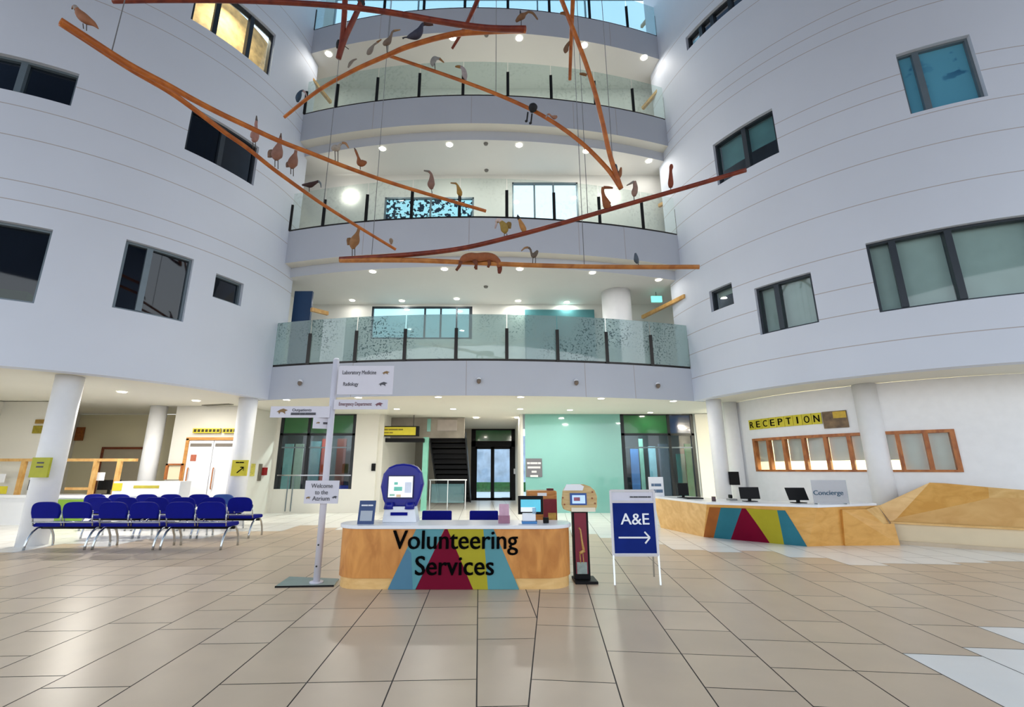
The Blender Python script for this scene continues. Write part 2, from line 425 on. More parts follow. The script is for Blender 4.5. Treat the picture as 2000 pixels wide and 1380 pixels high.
# ------------------------------------------------------------------ balconies
def arc_y(x, dr=0.0):
    return BC[1] - math.sqrt((BC[2] - dr) ** 2 - (x - BC[0]) ** 2)     # dr > 0 : set back from the edge
XL, XR = -7.6, 6.7
XS = [XL + (XR - XL) * i / 40 for i in range(41)]
def arc_band(mb, z0, z1, dr, m=0):
    for i in range(40):
        a, b = XS[i], XS[i + 1]
        mb.face([(a, arc_y(a, dr), z0), (b, arc_y(b, dr), z0), (b, arc_y(b, dr), z1), (a, arc_y(a, dr), z1)], m)
def arc_plate(mb, z, d0, y1, up, m=0):
    for i in range(40):
        a, b = XS[i], XS[i + 1]
        y1a = arc_y(a, y1[1]) if isinstance(y1, tuple) else y1
        y1b = arc_y(b, y1[1]) if isinstance(y1, tuple) else y1
        q = [(a, arc_y(a, d0), z), (b, arc_y(b, d0), z), (b, y1b, z), (a, y1a, z)]
        mb.face(q if up else q[::-1], m)
YBL = {'first': 16.5, 'second': 15.0, 'third': 15.2, 'fourth': 15.2}
LV = [  # name, floor edge z, fascia foot, step back, lower foot
    ('first', 4.49, 3.492, 0.0, 3.5), ('second', 9.01, 7.89, 0.36, 7.56), ('third', 13.52, 12.44, 0.36, 12.1), ('fourth', 17.21, 16.16, 0.0, 16.16)]
for nm, zt, zf, sb, zl in LV:
    mb = MB(); arc_band(mb, zf, zt, 0.0)
    if sb: arc_plate(mb, zf, 0.0, ('r', sb), False, 1); arc_band(mb, zl, zf, sb)
    arc_plate(mb, zt, 0.0, YBL[nm], True, 2)
    # vertical panel joints
    for xj in (-4.3, -1.0, 2.4, 3.9):
        mb.box((xj, arc_y(xj) - 0.001, (zf + zt) / 2), (0.014, 0.006, zt - zf), 0, 3)
    struct(mb.build('wall_balcony_' + nm, [FASCIA, CEIL, CORR, JOINT]))
    mb = MB(); arc_plate(mb, zl - (.006 if nm == 'first' else 0), sb, {'first': 17.25, 'second': 16.5, 'third': 15.0, 'fourth': 15.2}[nm], False)
    struct(mb.build('ceiling_under_' + nm, CEIL if nm == 'first' else CEILN))
mb = MB(); arc_plate(mb, 20.9, 0.0, 15.2, False); struct(mb.build('ceiling_top', PALESKY), 'pale glazed roof over the top gallery')
# corridor side and back walls per level (with the window openings of the back wall)
def wall_cells(name, x0, x1, z0, z1, y, holes, m, t=0.12):
    X = sorted({x0, x1} | {v for h in holes for v in h[:2]}); Z = sorted({z0, z1} | {v for h in holes for v in h[2:]})
    mb = MB()
    for i in range(len(X) - 1):
        for k in range(len(Z) - 1):
            xm, zm = (X[i] + X[i + 1]) / 2, (Z[k] + Z[k + 1]) / 2
            if any(h[0] < xm < h[1] and h[2] < zm < h[3] for h in holes): continue
            mb.bb(X[i], X[i + 1], y, y + t, Z[k], Z[k + 1])
    return struct(mb.build(name, m))
def px_rect(x0, y0, x1, y1, Y):
    a, b = at_y(x0, y0, Y), at_y(x1, y1, Y); return (a.x, b.x, b.z, a.z)
H1 = px_rect(728, 586, 922, 640, 16.5); H1 = (H1[0], H1[1], 6.2, 7.48)
H2a = px_rect(752, 385, 925, 440, 15.0); H2a = (H2a[0], H2a[1], 9.6, H2a[3])
H2b = px_rect(1000, 356, 1132, 440, 15.0); H2b = (H2b[0], H2b[1], 9.6, H2b[3])
H4 = (-7.0, 6.2, 17.6, 20.8)
for nm, z0, z1, holes in (('first', 4.49, 7.56, [H1]), ('second', 9.01, 12.1, [H2a, H2b]), ('third', 13.52, 16.16, []), ('fourth', 17.21, 20.9, [H4])):
    wall_cells('wall_corridor_back_' + nm, XL - 0.3, XR + 0.3, z0, z1, YBL[nm], holes, CORR)
    for sd, xw in (('left', XL - 0.12), ('right', XR)):
        mb = MB().bb(xw, xw + 0.12, 13.6, YBL[nm], z0, z1); struct(mb.build('wall_corridor_%s_%s' % (sd, nm), CORR))
def flat_window(x0, x1, z0, z1, y, mull, frame, pane, label, t=0.06, rails=()):
    wi[0] += 1
    root = empty('window_%d' % wi[0], ((x0 + x1) / 2, y, z0), kind='structure'); root['label'] = label
    f = MB(); f.bb(x0, x1, y, y + .1, z1 - t, z1).bb(x0, x1, y, y + .1, z0, z0 + t).bb(x0, x0 + t, y, y + .1, z0, z1).bb(x1 - t, x1, y, y + .1, z0, z1)
    f.build('window_frame', frame, root)
    for r in rails: MB().bb(x0 + t, x1 - t, y, y + .1, r - t / 2, r + t / 2).build('transom', frame, root)
    c = [x0] + list(mull) + [x1]
    for a in mull: MB().bb(a - t / 2, a + t / 2, y, y + .1, z0 + t, z1 - t).build('mullion', frame, root)
    for i in range(len(c) - 1):
        MB().face([(c[i], y + .05, z0), (c[i + 1], y + .05, z0), (c[i + 1], y + .05, z1), (c[i], y + .05, z1)]).build('glass_pane', pane, root)
    return root
flat_window(*H1, 16.5, [-2.9, -2.3, -1.7, -1.2], FRAMED, SKYG, 'grey framed window band at the back of the first floor gallery')
flat_window(*H2a, 15.0, [-2.6], FRAME, PATT, 'window with dark leaf patterned film at the back of the second floor')
flat_window(*H2b, 15.0, [1.2, 1.9], FRAME, CLEAR, 'clear sky window at the back of the second floor gallery')
flat_window(*H4, 15.2, [-3.5, -1.0, 1.5, 3.5], FRAME, CLEAR, 'tall glazing at the back of the top gallery')

POSTX = {'first': [520, 600, 692, 789, 890, 990, 1090, 1187, 1275, 1352], 'second': [565, 630, 714, 803, 897, 990, 1083, 1172, 1257, 1325],
         'third': [594, 656, 735, 818, 904, 992, 1077, 1163, 1238, 1302], 'fourth': [612, 670, 750, 828, 908, 992, 1073, 1152, 1226, 1285]}
for nm, zt, zf, sb, zl in LV:
    gm = {'first': FROST, 'second': CLEARG, 'third': LIGHTG, 'fourth': PALESKY}[nm]
    lab = {'first': 'frosted glass balustrade with dark posts on the lowest balcony', 'second': 'clear glass balustrade with dark posts on the second balcony up',
           'third': 'pale green glass balustrade with dark posts on the third balcony up', 'fourth': 'blue tinted glass balustrade on the topmost balcony'}[nm]
    root = empty('glass_balustrade', (0, arc_y(0), zt), lab, 'balustrade', 'balcony balustrades')
    r = MB()
    for i in range(40):
        a, b = XS[i], XS[i + 1]
        A, B = Vector((a, arc_y(a, 0.05), zt + 0.035)), Vector((b, arc_y(b, 0.05), zt + 0.035))
        r.bar(A, B, 0.05, 0.07)
    r.build('bottom_rail', POSTM, root)
    pts = []
    for px in POSTX[nm]:
        # follow the edge of the slab to the post
        y = 700
        for _ in range(12):
            P = at_z(px, y, zt); 
            x = P.x; Y = arc_y(max(XL, min(XR, x)))
            r_ = ray(px, y); tt = Y / r_.y; zz = CAMH + r_.z * tt
            y += (zz - zt) * F / tt
        pts.append(max(XL + .2, min(XR - .2, at_y(px, y, Y).x)))
    for x in pts:
        ang = math.atan2(-(x - BC[0]), BC[1] - arc_y(x))
        MB().box((x, arc_y(x, -0.005), zt + 0.49), (0.095, 0.05, 0.95), ang).build('post', POSTM, root)
    ends = pts
    for i in range(len(ends) - 1):
        g = MB(); a, b = ends[i] + 0.012, ends[i + 1] - 0.012
        for k in range(4):
            p, q = a + (b - a) * k / 4, a + (b - a) * (k + 1) / 4
            g.face([(p, arc_y(p, -0.0) + .02, zt + .07), (q, arc_y(q, 0) + .02, zt + .07), (q, arc_y(q, 0) + .02, zt + 1.4), (p, arc_y(p, 0) + .02, zt + 1.4)])
        g.build('glass_panel', gm, root)

# columns on the first gallery, and timber beams where the corridors turn off
COLW = mat('column_white', (240, 241, 243), .5, noise=.015)
def column(x, y, r, z0, z1, label, m=COLW):
    o = MB().cyl((x, y), r, z0, z1, 32).build('column', m, None, True, (x, y, z0)); tag(o, label, 'column'); return o
p = at_y(1207, 640, 15.3); column(p.x, 15.3, 0.5, 4.49, 7.56, 'white column behind the frosted balustrade of the lowest balcony, right side')
def beam(a, b, label, m=RAILW, w=.1, h=.12):
    A, B = Vector(a), Vector(b); o = MB().bar(A, B, w, h).build('timber_beam', m, None, False, (A + B) / 2); tag(o, label, 'timber beam')
beam(at_y(1338, 578, 13.75), at_y(1255, 619, 16.2), 'golden timber beam at the right end of the lowest gallery')
beam(at_y(1300, 160, 13.9), at_y(1255, 212, 14.9), 'golden timber beam at the right end of the third gallery up')
beam(at_y(604, 148, 13.8), at_y(646, 200, 14.9), 'golden timber beam at the left end of the third gallery up')
beam(at_y(1284, 14, 13.9), at_y(1253, 52, 14.9), 'golden timber beam at the right end of the top gallery')
beam(at_y(1342, 372, 13.9), at_y(1287, 402, 14.8), 'golden timber beam at the right end of the second gallery up')
beam(at_y(640, 612, 14.2), at_y(608, 604, 13.7), 'golden timber beam at the left end of the lowest gallery')
MB().bb(at_y(1025, 605, 16.4).x, at_y(1160, 605, 16.4).x, 16.36, 16.46, 5.0, at_y(1090, 605, 16.4).z).build('teal_partition', mat('sea_green_panel', (70, 130, 136), .4, noise=.05))
tag(bpy.data.objects['teal_partition'], 'teal glass partition on the back wall of the lowest gallery', 'partition')
p = at_y(560, 610, 13.9)
o = MB().bb(-6.95, -6.35, 14.5, 14.6, 4.49, 7.3).build('blue_door', mat('navy_door', (24, 60, 100), 0.4, noise=0.2, nscale=1.5)); tag(o, 'dark blue door at the left end of the lowest gallery', 'door')
o = MB().bb(5.25, 5.62, 15.2, 15.26, 7.18, 7.4).build('exit_sign', mat('exit_sign_green', (110, 206, 190), 0.4, noise=0, emit=1.5)); tag(o, 'small green illuminated exit sign under the lowest gallery ceiling, far right', 'exit sign')
MB().cyl((5.43, 15.23), 0.01, 7.4, 7.56, 8).build('rod', DARK, o)

# small round sensors on the lowest fascia
for px, py, w in ((574, 748, 'below left end of the'), (936, 744, 'near the middle of the'), (1126, 747, 'right of the middle of the'), (1298, 753, 'at the right end of the')):
    q = at_y(px, py, 12.9); x = q.x; y = arc_y(x); q = at_y(px, py, y)
    root = empty('security_camera', (x, y, q.z), 'small white dome camera %s lowest balcony fascia' % w, 'security camera', 'dome cameras on the lowest fascia')
    MB().tube([(x, y, q.z + .05), (x, y - .07, q.z + .05)], [.07, .055], 14).build('mount', WHITEP, root, True)
    MB().tube([(x, y - .05, q.z + .03), (x, y - .06, q.z - .02), (x, y - .06, q.z - .06), (x, y - .06, q.z - .085)], [.06, .062, .045, .012], 14).build('dome', mat('smoked_dome', (120, 106, 92), 0.15, noise=0.05), root, True)

# ------------------------------------------------------------------ downlights
def downlight(x, y, z, label, group, r=0.1, power=14.0, col=(1.0, .93, .8)):
    root = empty('downlight', (x, y, z), label, 'ceiling light', group)
    rim = MB()
    n = 20
    for i in range(n):
        a, b = 2 * PI * i / n, 2 * PI * (i + 1) / n
        c = lambda t, rr, zz: (x + rr * math.cos(t), y + rr * math.sin(t), zz)
        rim.face([c(b, r, z - .012), c(a, r, z - .012), c(a, r * 1.2, z - .004), c(b, r * 1.2, z - .004)])
    rim.build('trim_ring', WHITEP, root)
    MB().disc((x, y, z - .008), r, 20).build('lens', LENS, root)
    lamp('lamp', (x, y, z - 0.03), 2 * r, power, col, root)
ORD = ['leftmost', 'second from left', 'third from left', 'fourth from left', 'fifth from left', 'sixth from left', 'seventh from left', 'eighth from left', 'ninth from left']
def row(pts, z, where, power, r=.1, setback=0.0, colr=(1.0, .93, .8), ends=.3):
    for i, (px, py) in enumerate(pts):
        q = at_z(px, py, z); downlight(q.x, q.y, z, 'round lit downlight, %s %s' % (ORD[i], where), 'downlights ' + where, r, power * (ends if i in (0, len(pts) - 1) and len(pts) > 2 else 1), colr)
row([(560, 780), (700, 775.5), (856, 774.5), (1017, 774.5), (1174, 777.5), (1315, 782.5)], SOFF, 'of the row along the ground floor ceiling edge', 26, .1, 0, (1, .95, .86))
row([(775, 798), (885, 798), (1016, 798), (1113, 800), (1270, 805)], SOFF, 'of the second row in the ground floor ceiling', 24, .1, 0, (1, .95, .86))
row([(930, 815.5), (1010, 815.5)], SOFF, 'of the pair above the glass entrance doors', 22, .1, 0, (1, .95, .86))
for pxy, wh, pw in (((238, 765), 'left of the slim column', 120), ((383, 782), 'before the white double doors', 24), ((460, 800), 'beside the corner column', 5)):
    q = at_z(*pxy, SOFF); downlight(q.x, q.y, SOFF, 'round lit downlight in the ceiling over the left waiting area, ' + wh, 'downlights over the left waiting area', .1, pw, (1, .95, .86))
NEU = (1.0, .96, .9)
row([(728, 530), (868, 525), (1015, 525), (1157, 532), (1286, 546)], 7.56, 'of the front row in the lowest gallery ceiling', 18, .1, 0, NEU)
row([(688, 586), (785, 587), (892, 583), (1012, 587), (1107, 590), (1205, 596)], 7.56, 'of the back row in the lowest gallery ceiling', 18, .1, 0, NEU)
row([(747, 290), (878, 282), (1014, 283), (1145, 295), (1267, 314)], 12.1, 'of the front row in the second gallery ceiling', 34, .11, 0, NEU)
row([(642, 105), (884, 73), (1014, 74), (1141, 88), (1258, 112)], 16.16, 'of the front row in the third gallery ceiling', 34, .12, 0, NEU)
for px, py, w in ((683, 380, 'left of the patterned window'), (1193, 380, 'behind the tall brown long necked bird')):
    q = at_y(px, py, 14.9); root = empty('wall_light', (q.x, q.y, q.z), 'round white wall light on the second gallery, ' + w, 'wall light', 'wall lights of the second gallery')
    MB().tube([(q.x, 15.0, q.z), (q.x, 14.92, q.z)], [.2, .17], 20).build('lens', mat('wall_lamp_lens', (255, 246, 230), .4, noise=0, emit=6), root, True)
    lamp('lamp', (q.x, 14.88, q.z), .3, 14, NEU, root, (PI / 2, 0, 0))

for px, py, z, w in ((949, 559, 7.56, 'the lowest gallery'), (949, 280, 12.1, 'the second gallery, front one'), (950, 332, 12.1, 'the second gallery, back one'), (950, 68, 16.16, 'the third gallery')):
    q = at_z(px, py, z); root = empty('smoke_detector', (q.x, q.y, z), 'small grey smoke detector in the middle of the ceiling of ' + w, 'smoke detector', 'gallery smoke detectors')
    MB().cyl((q.x, q.y), .06, z - .05, z, 16, 0, .08).build('body', mat('detector_grey', (120, 118, 114), .5, noise=.03), root, True)
# ------------------------------------------------------------------ floor
def clip(poly, n, c):
    out = []
    for i in range(len(poly)):
        a, b = poly[i], poly[(i + 1) % len(poly)]
        da, db = a[0] * n[0] + a[1] * n[1] - c, b[0] * n[0] + b[1] * n[1] - c
        if da >= 0: out.append(a)
        if da * db < 0:
            t = da / (da - db); out.append((a[0] + (b[0] - a[0]) * t, a[1] + (b[1] - a[1]) * t))
    return out
EDGE = [(-30, 6.0), (-13, 8.2), (-9.5, 9.3), (-8.1, 10.0), (-7.8, 11.1), (-6, 11.9), (-5.7, 12.9), (-4.5, 13.1), (-2, 13.0), (1.4, 12.6), (2, 11.9), (2.3, 11.3), (3.2, 9.95), (3.9, 9.6), (4.4, 9.1),
        (5.1, 8.6), (5.6, 8.35), (6.2, 8.2), (6.6, 7.9), (7.5, 8.15), (8.4, 8.0), (12, 7.2), (30, 3)]
def edge_y(x):
    for (a, b), (c, d) in zip(EDGE, EDGE[1:]):
        if a <= x <= c: return b + (d - b) * (x - a) / (c - a)
    return 9
fl = MB(); TS = .616; G = .005
fl.face([(-27, -16, -.004), (27, -16, -.004), (27, 27, -.004), (-27, 27, -.004)], 4)
P0 = at_z(1032, 1380, 0); bang = math.radians(6.0)                     # the expansion joint
nb = (math.cos(bang), -math.sin(bang)); cb = P0.x * nb[0] + P0.y * nb[1]
Q0 = at_z(930.75, 1380, 0)
for side, ang, org in ((-1, math.radians(-2.71), Q0), (1, bang, P0)):
    ux, uy = math.cos(ang), -math.sin(ang); vx, vy = math.sin(ang), math.cos(ang)
    for i in range(-44, 44):
        off = random.choice([0, .2, .41]); j = -22
        while j < 42:
            L = random.choice([1, 1, 2])
            u0, u1 = i * TS + G, (i + 1) * TS - G; v0, v1 = j * TS + off + G, (j + L) * TS + off - G
            j += L
            if L == 2 and random.random() < .3: pass
            pl = [(org.x + u * ux + v * vx, org.y + u * uy + v * vy) for u, v in ((u0, v0), (u1, v0), (u1, v1), (u0, v1))]
            cx = sum(q[0] for q in pl) / 4; cy = sum(q[1] for q in pl) / 4
            if abs(cx) > 24 or cy < -6 or cy > 26: continue
            pl = clip(pl, (nb[0] * side, nb[1] * side), cb * side + G)
            if len(pl) < 3: continue
            wh = cy > edge_y(cx) or (cx > 3.25 and abs((cy - cx * 1.0) - .02) < .3 and cy < 5.2)
            fl.face([(q[0], q[1], 0) for q in pl], 3 if wh else random.choice([0, 0, 1, 2]))
floor = fl.build('floor', TILES + [TILEW, GROUT]); struct(floor)

# ------------------------------------------------------------------ ground floor shell
YW = 17.2
def xa(px, Y=YW, y=900): return at_y(px, y, Y).x
mb = MB(); mb.bb(-9.0, xa(540), YW, YW + .2, 0, SOFF).bb(xa(690), xa(735), YW, YW + .2, 0, SOFF).bb(xa(1366), 8.3, YW, YW + .2, 0, SOFF)
struct(mb.build('wall_back', CREAM))
o = MB().bb(xa(1026), xa(1216), YW, YW + .06, .0, SOFF).build('wall_teal_glass', TEALG); struct(o)
mb = MB().bb(xa(735), xa(735) + .15, YW + .2, 24, 0, 3.6).bb(xa(1022) - .1, xa(1022), YW, 24, 0, 3.6)
struct(mb.build('wall_lobby_sides', CREAM))
# soffit behind the balcony: ground floor ceiling out under both drums
def soffit(name, D, rin, a0, a1, m, z=SOFF + .004):
    mb = MB(); n = 30
    for i in range(n):
        p, q = a0 + (a1 - a0) * i / n, a0 + (a1 - a0) * (i + 1) / n
        mb.face([drum_pt(D, q, z, -.01), drum_pt(D, p, z, -.01), drum_pt((D[0], D[1], rin), p, z), drum_pt((D[0], D[1], rin), q, z)])
    return struct(mb.build(name, m))
soffit('ceiling_left', LD, 0.4, -130, 60, CEIL)
soffit('ceiling_right', RD, 0.4, -200, -60, CEIL)
mb = MB().bb(-9.0, 8.3, 17.2, 24.2, SOFF + .02, SOFF + .1); struct(mb.build('ceiling_lobby', CEIL))
# walls behind the left waiting area
xr0, xr1 = xa(335, 15.0, 860), xa(505, 15, 860)
struct(MB().bb(xr0, -8.3, 15.0, 15.15, 0, SOFF).build('wall_left_door', CREAM))
struct(MB().bb(-8.45, -8.3, 15.15, 17.3, 0, SOFF).build('wall_left_return', CREAM))
struct(MB().bb(-17.5, xr0 + .1, 17.4, 17.55, 0, SOFF).build('wall_left_recess', BEIGE))
struct(MB().bb(xr0, xr0 + .15, 15, 17.4, 0, SOFF).build('wall_left_recess_side', BEIGE))
xl = xa(160, 17.4, 800)
mb = MB(); mb.extr([(xl, 17.4, 0), (-14.6, 11.0, 0), (-14.6, 11.0, SOFF), (xl, 17.4, SOFF)], (-.15, 0, 0)); struct(mb.build('wall_left_far', CREAM))

# reception wall under the right drum: an arc with the window band opening
RW = (RD[0], RD[1], 5.6)
RWH = (-165.5, -120.2, 1.44, 2.36)
mb = MB()
A = sorted({-185.0, -90.0, RWH[0], RWH[1]} | {-185 + 95 * i / 48 for i in range(49)})
for i in range(len(A) - 1):
    am = (A[i] + A[i + 1]) / 2
    for z0, z1 in ((0, RWH[2]), (RWH[2], RWH[3]), (RWH[3], SOFF)):
        if RWH[0] < am < RWH[1] and z0 == RWH[2]: continue
        mb.face([drum_pt(RW, A[i], z0), drum_pt(RW, A[i + 1], z0), drum_pt(RW, A[i + 1], z1), drum_pt(RW, A[i], z1)])
    if RWH[0] < am < RWH[1]:
        for z in (RWH[2], RWH[3]):
            mb.face([drum_pt(RW, A[i], z), drum_pt(RW, A[i + 1], z), drum_pt(RW, A[i + 1], z, -.2), drum_pt(RW, A[i], z, -.2)])
struct(mb.build('wall_reception', mat('light_boosted_white_wall', (240, 241, 242), .6, noise=.02)))  # lighter white stands in for light missing under this soffit
# the office behind it
arc_sheet('wall_office', RD, 4.4, -185, -95, 0, SOFF, mat('office_wall', (252, 246, 216), .6, noise=.03))
mb = MB()
for i in range(30):
    p, q = -185 + 90 * i / 30, -185 + 90 * (i + 1) / 30
    mb.face([drum_pt((RD[0], RD[1], 5.55), p, .02), drum_pt((RD[0], RD[1], 5.55), q, .02), drum_pt((RD[0], RD[1], 4.4), q, .02), drum_pt((RD[0], RD[1], 4.4), p, .02)])
struct(mb.build('floor_office', BEIGE))
# reception window band: nine lights in timber
wi[0] += 1
root = empty('window_%d' % wi[0], drum_pt(RW, -143, RWH[2]), kind='structure'); root['label'] = 'long curved reception window band in orange timber frame'
def rseg(mb, p, q, z0, z1, r0, r1, step=2.5, D=RW):
    n = max(1, int(round(abs(q - p) / step)))
    for i in range(n):
        a, b = p + (q - p) * i / n, p + (q - p) * (i + 1) / n
        P = [drum_pt(D, a, z0, r0), drum_pt(D, b, z0, r0), drum_pt(D, b, z0, r1), drum_pt(D, a, z0, r1)]
        Q = [v + Vector((0, 0, z1 - z0)) for v in P]
        for f in ((P[0], P[1], Q[1], Q[0]), (P[2], P[3], Q[3], Q[2]), (P[3], P[2], P[1], P[0]), (Q[0], Q[1], Q[2], Q[3]), (P[1], P[2], Q[2], Q[1]), (P[3], P[0], Q[0], Q[3])): mb.face(f)
fb = MB(); rseg(fb, RWH[0], RWH[1], RWH[3] - .07, RWH[3], .03, -.1); rseg(fb, RWH[0], RWH[1], RWH[2], RWH[2] + .05, .03, -.1)
rseg(fb, RWH[0], RWH[0] + .8, RWH[2], RWH[3], .03, -.1); rseg(fb, RWH[1] - .9, RWH[1], RWH[2], RWH[3], .03, -.1); fb.build('window_frame', FRW, root)
cuts = [-165.5, -160.2, -155.3, -150.0, -144.7, -139.6, -134.6, -130.2, -125.2, -120.2]
BL2 = mat('reception_blind', (206, 206, 202), .8, noise=.06, nscale=4)
for i, a in enumerate(cuts):
    if 0 < i < 9:
        b = MB(); rseg(b, a - .42, a + .42, RWH[2] + .05, RWH[3] - .07, .03, -.1); b.build('mullion', FRW, root)
    if i < 9:
        b = MB(); b.face([drum_pt(RW, a, RWH[2], -.04), drum_pt(RW, cuts[i + 1], RWH[2], -.04), drum_pt(RW, cuts[i + 1], RWH[3], -.04), drum_pt(RW, a, RWH[3], -.04)]); b.build('glass_pane', CLEAR, root)
        zb = RWH[2] + (.27 if i < 7 else .02)
        b = MB(); rseg(b, a + .3, cuts[i + 1] - .3, zb, RWH[3] - .03, -.14, -.15); b.build('blind', BL2, root)
for a in (-160, -145, -130):
    q = drum_pt(RW, a, 3.45, -.6); root = empty('office_light', q, 'lit ceiling disc in the office behind the reception windows', 'ceiling light', 'office ceiling lights')
    MB().disc((q.x, q.y, 3.44), .15).build('lens', LENS, root); lamp('lamp', (q.x, q.y, 3.4), .4, 90, (1, .93, .78), root)

# round columns of the ground floor
for px, py, r, lab in ((138, 735, .25, 'white round column behind the blue benches, nearest at left'), (312, 793, .24, 'slim looking white column by the reception desk at far left'),
                       (486, 778, .25, 'white round column at the left corner of the lowest balcony'), (1686, 751, .24, 'white round column standing behind the concierge counter'),
                       (1393, 781, .21, 'white round column at the right corner of the lowest balcony'), (1424, 786, .2, 'white round column just right of and behind the corner column')):
    q = at_z(px, py, SOFF); D = LD if px < 900 else RD
    column(q.x, q.y, r, 0, SOFF, lab)

# ------------------------------------------------------------------ glazed screens in the back wall
def screen(name, x0, x1, label, transom, mulls, zsill, rail=None, cat='glazed screen', films=None):
    root = empty(name, ((x0 + x1) / 2, YW, 0), label, cat)
    y0, y1 = YW + .02, YW + .12; t = .09; zt = 2.76
    f = MB(); f.bb(x0, x1, y0, y1, SOFF - .05, SOFF).bb(x0, x0 + t * 1.3, y0, y1, zsill, SOFF).bb(x1 - t * 1.3, x1, y0, y1, zsill, SOFF).bb(x0, x1, y0, y1, zt - .05, zt + .03)
    f.build('frame', DARK, root)
    c = [x0] + mulls + [x1]
    for a in mulls: MB().bb(a - .05, a + .05, y0, y1, zsill, SOFF).build('mullion', DARK, root)
    for i in range(len(c) - 1):
        MB().bb(c[i] + .05, c[i + 1] - .05, y0 + .03, y0 + .06, zt, SOFF - .04).build('transom_panel', transom[i], root)
        MB().face([(c[i], y0 + .05, zsill), (c[i + 1], y0 + .05, zsill), (c[i + 1], y0 + .05, zt), (c[i], y0 + .05, zt)]).build('glass_pane', WINDB, root)
    MB().bb(x0 + .1, x1 - .1, y0 + .01, y1 - .01, 2.25, 2.3).build('cross_rail', FRAME, root)
    if zsill > .3:
        MB().bb(x0 - .2, x1 + .2, y0 - .01, y1, 0, zsill).build('lower_panel', CREAM, root)
    return root
s1 = screen('glazed_screen', xa(540), xa(690), 'black framed glazed screen with green transom behind the signpost', [GREENG, GREENG], [xa(597)], .81)
MB().bb(xa(545), xa(688), YW - .03, YW - .005, 1.27, 1.31).build('push_rail', CHROME, s1)
for px in (567, 577): MB().bb(xa(px) - .015, xa(px) + .015, YW - .01, YW + .02, .05, 1.3).build('seam', FRAME, s1)
s2 = screen('glazed_screen', xa(1217), xa(1362), 'black framed glazed screen with green and blue transoms right of the teal wall', [GREENG, BLUEG], [xa(1312)], .12)
# dim rooms behind both screens
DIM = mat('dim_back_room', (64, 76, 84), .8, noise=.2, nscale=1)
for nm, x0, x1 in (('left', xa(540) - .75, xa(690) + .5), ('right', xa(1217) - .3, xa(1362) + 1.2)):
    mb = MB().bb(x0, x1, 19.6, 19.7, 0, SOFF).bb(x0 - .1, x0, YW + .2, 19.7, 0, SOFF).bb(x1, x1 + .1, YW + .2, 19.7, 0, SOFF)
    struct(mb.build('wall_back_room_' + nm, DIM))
def slab(name, x0, x1, y, z0, z1, m, label, cat, t=.06):
    o = MB().bb(x0, x1, y, y + t, z0, z1).build(name, m, None, False, ((x0 + x1) / 2, y, z0)); tag(o, label, cat); return o
pc = lambda n, c: mat('panel_' + n, c, .5, noise=.15, nscale=3)
Yp = 19.0
for px0, px1, za, zb, m, lab in ((553, 570, 0, 2.5, pc('pale_teal', (120, 170, 170)), 'pale teal door leaf behind the left glazed screen'), (574, 590, 0, 2.5, pc('grey_green', (140, 160, 150)), 'grey green door leaf behind the left glazed screen'),
                                 (604, 624, 0, 2.6, pc('slate', (70, 106, 116)), 'slate blue upright panel behind the left glazed screen'), (626, 638, 0, 2.7, pc('red', (120, 34, 20)), 'dark red panel behind the signpost pole'),
                                 (656, 674, .9, 2.7, pc('brown', (72, 22, 16)), 'brown red panel at the right of the left glazed screen'), (664, 684, .0, .88, pc('royal', (20, 36, 130)), 'royal blue box behind the left glazed screen'),
                                 (1232, 1248, .6, 2.3, pc('blue', (60, 110, 170)), 'blue poster panel behind the right glazed screen'), (1250, 1258, .0, 2.7, pc('mint', (120, 170, 160)), 'mint post behind the right glazed screen'),
                                 (1268, 1282, .8, 2.4, pc('sky', (130, 180, 200)), 'sky blue panel behind the right glazed screen'), (1288, 1308, .0, 2.5, pc('steel', (76, 92, 110)), 'steel grey door behind the right glazed screen'),
                                 (1322, 1338, .3, 2.1, pc('deepteal', (24, 110, 108)), 'deep teal door behind the right glazed screen'), (1340, 1352, .3, 2.5, pc('lime', (110, 170, 130)), 'green panel behind the right glazed screen')):
    slab('panel', xa(px0, Yp), xa(px1, Yp), Yp, za, zb, m, lab, 'panel')
for i, (x, p_) in enumerate(((xa(615), 110), (xa(1265), 110))):
    root = empty('pendant_light', (x, 18.2, 3.45), 'round white lamp glowing behind the %s transom' % ('left' if i == 0 else 'right'), 'ceiling light')
    MB().disc((x, 18.2, 3.44), .2).build('lens', LENS, root); lamp('lamp', (x, 18.2, 3.4), .35, p_, (.95, 1, .92), root)

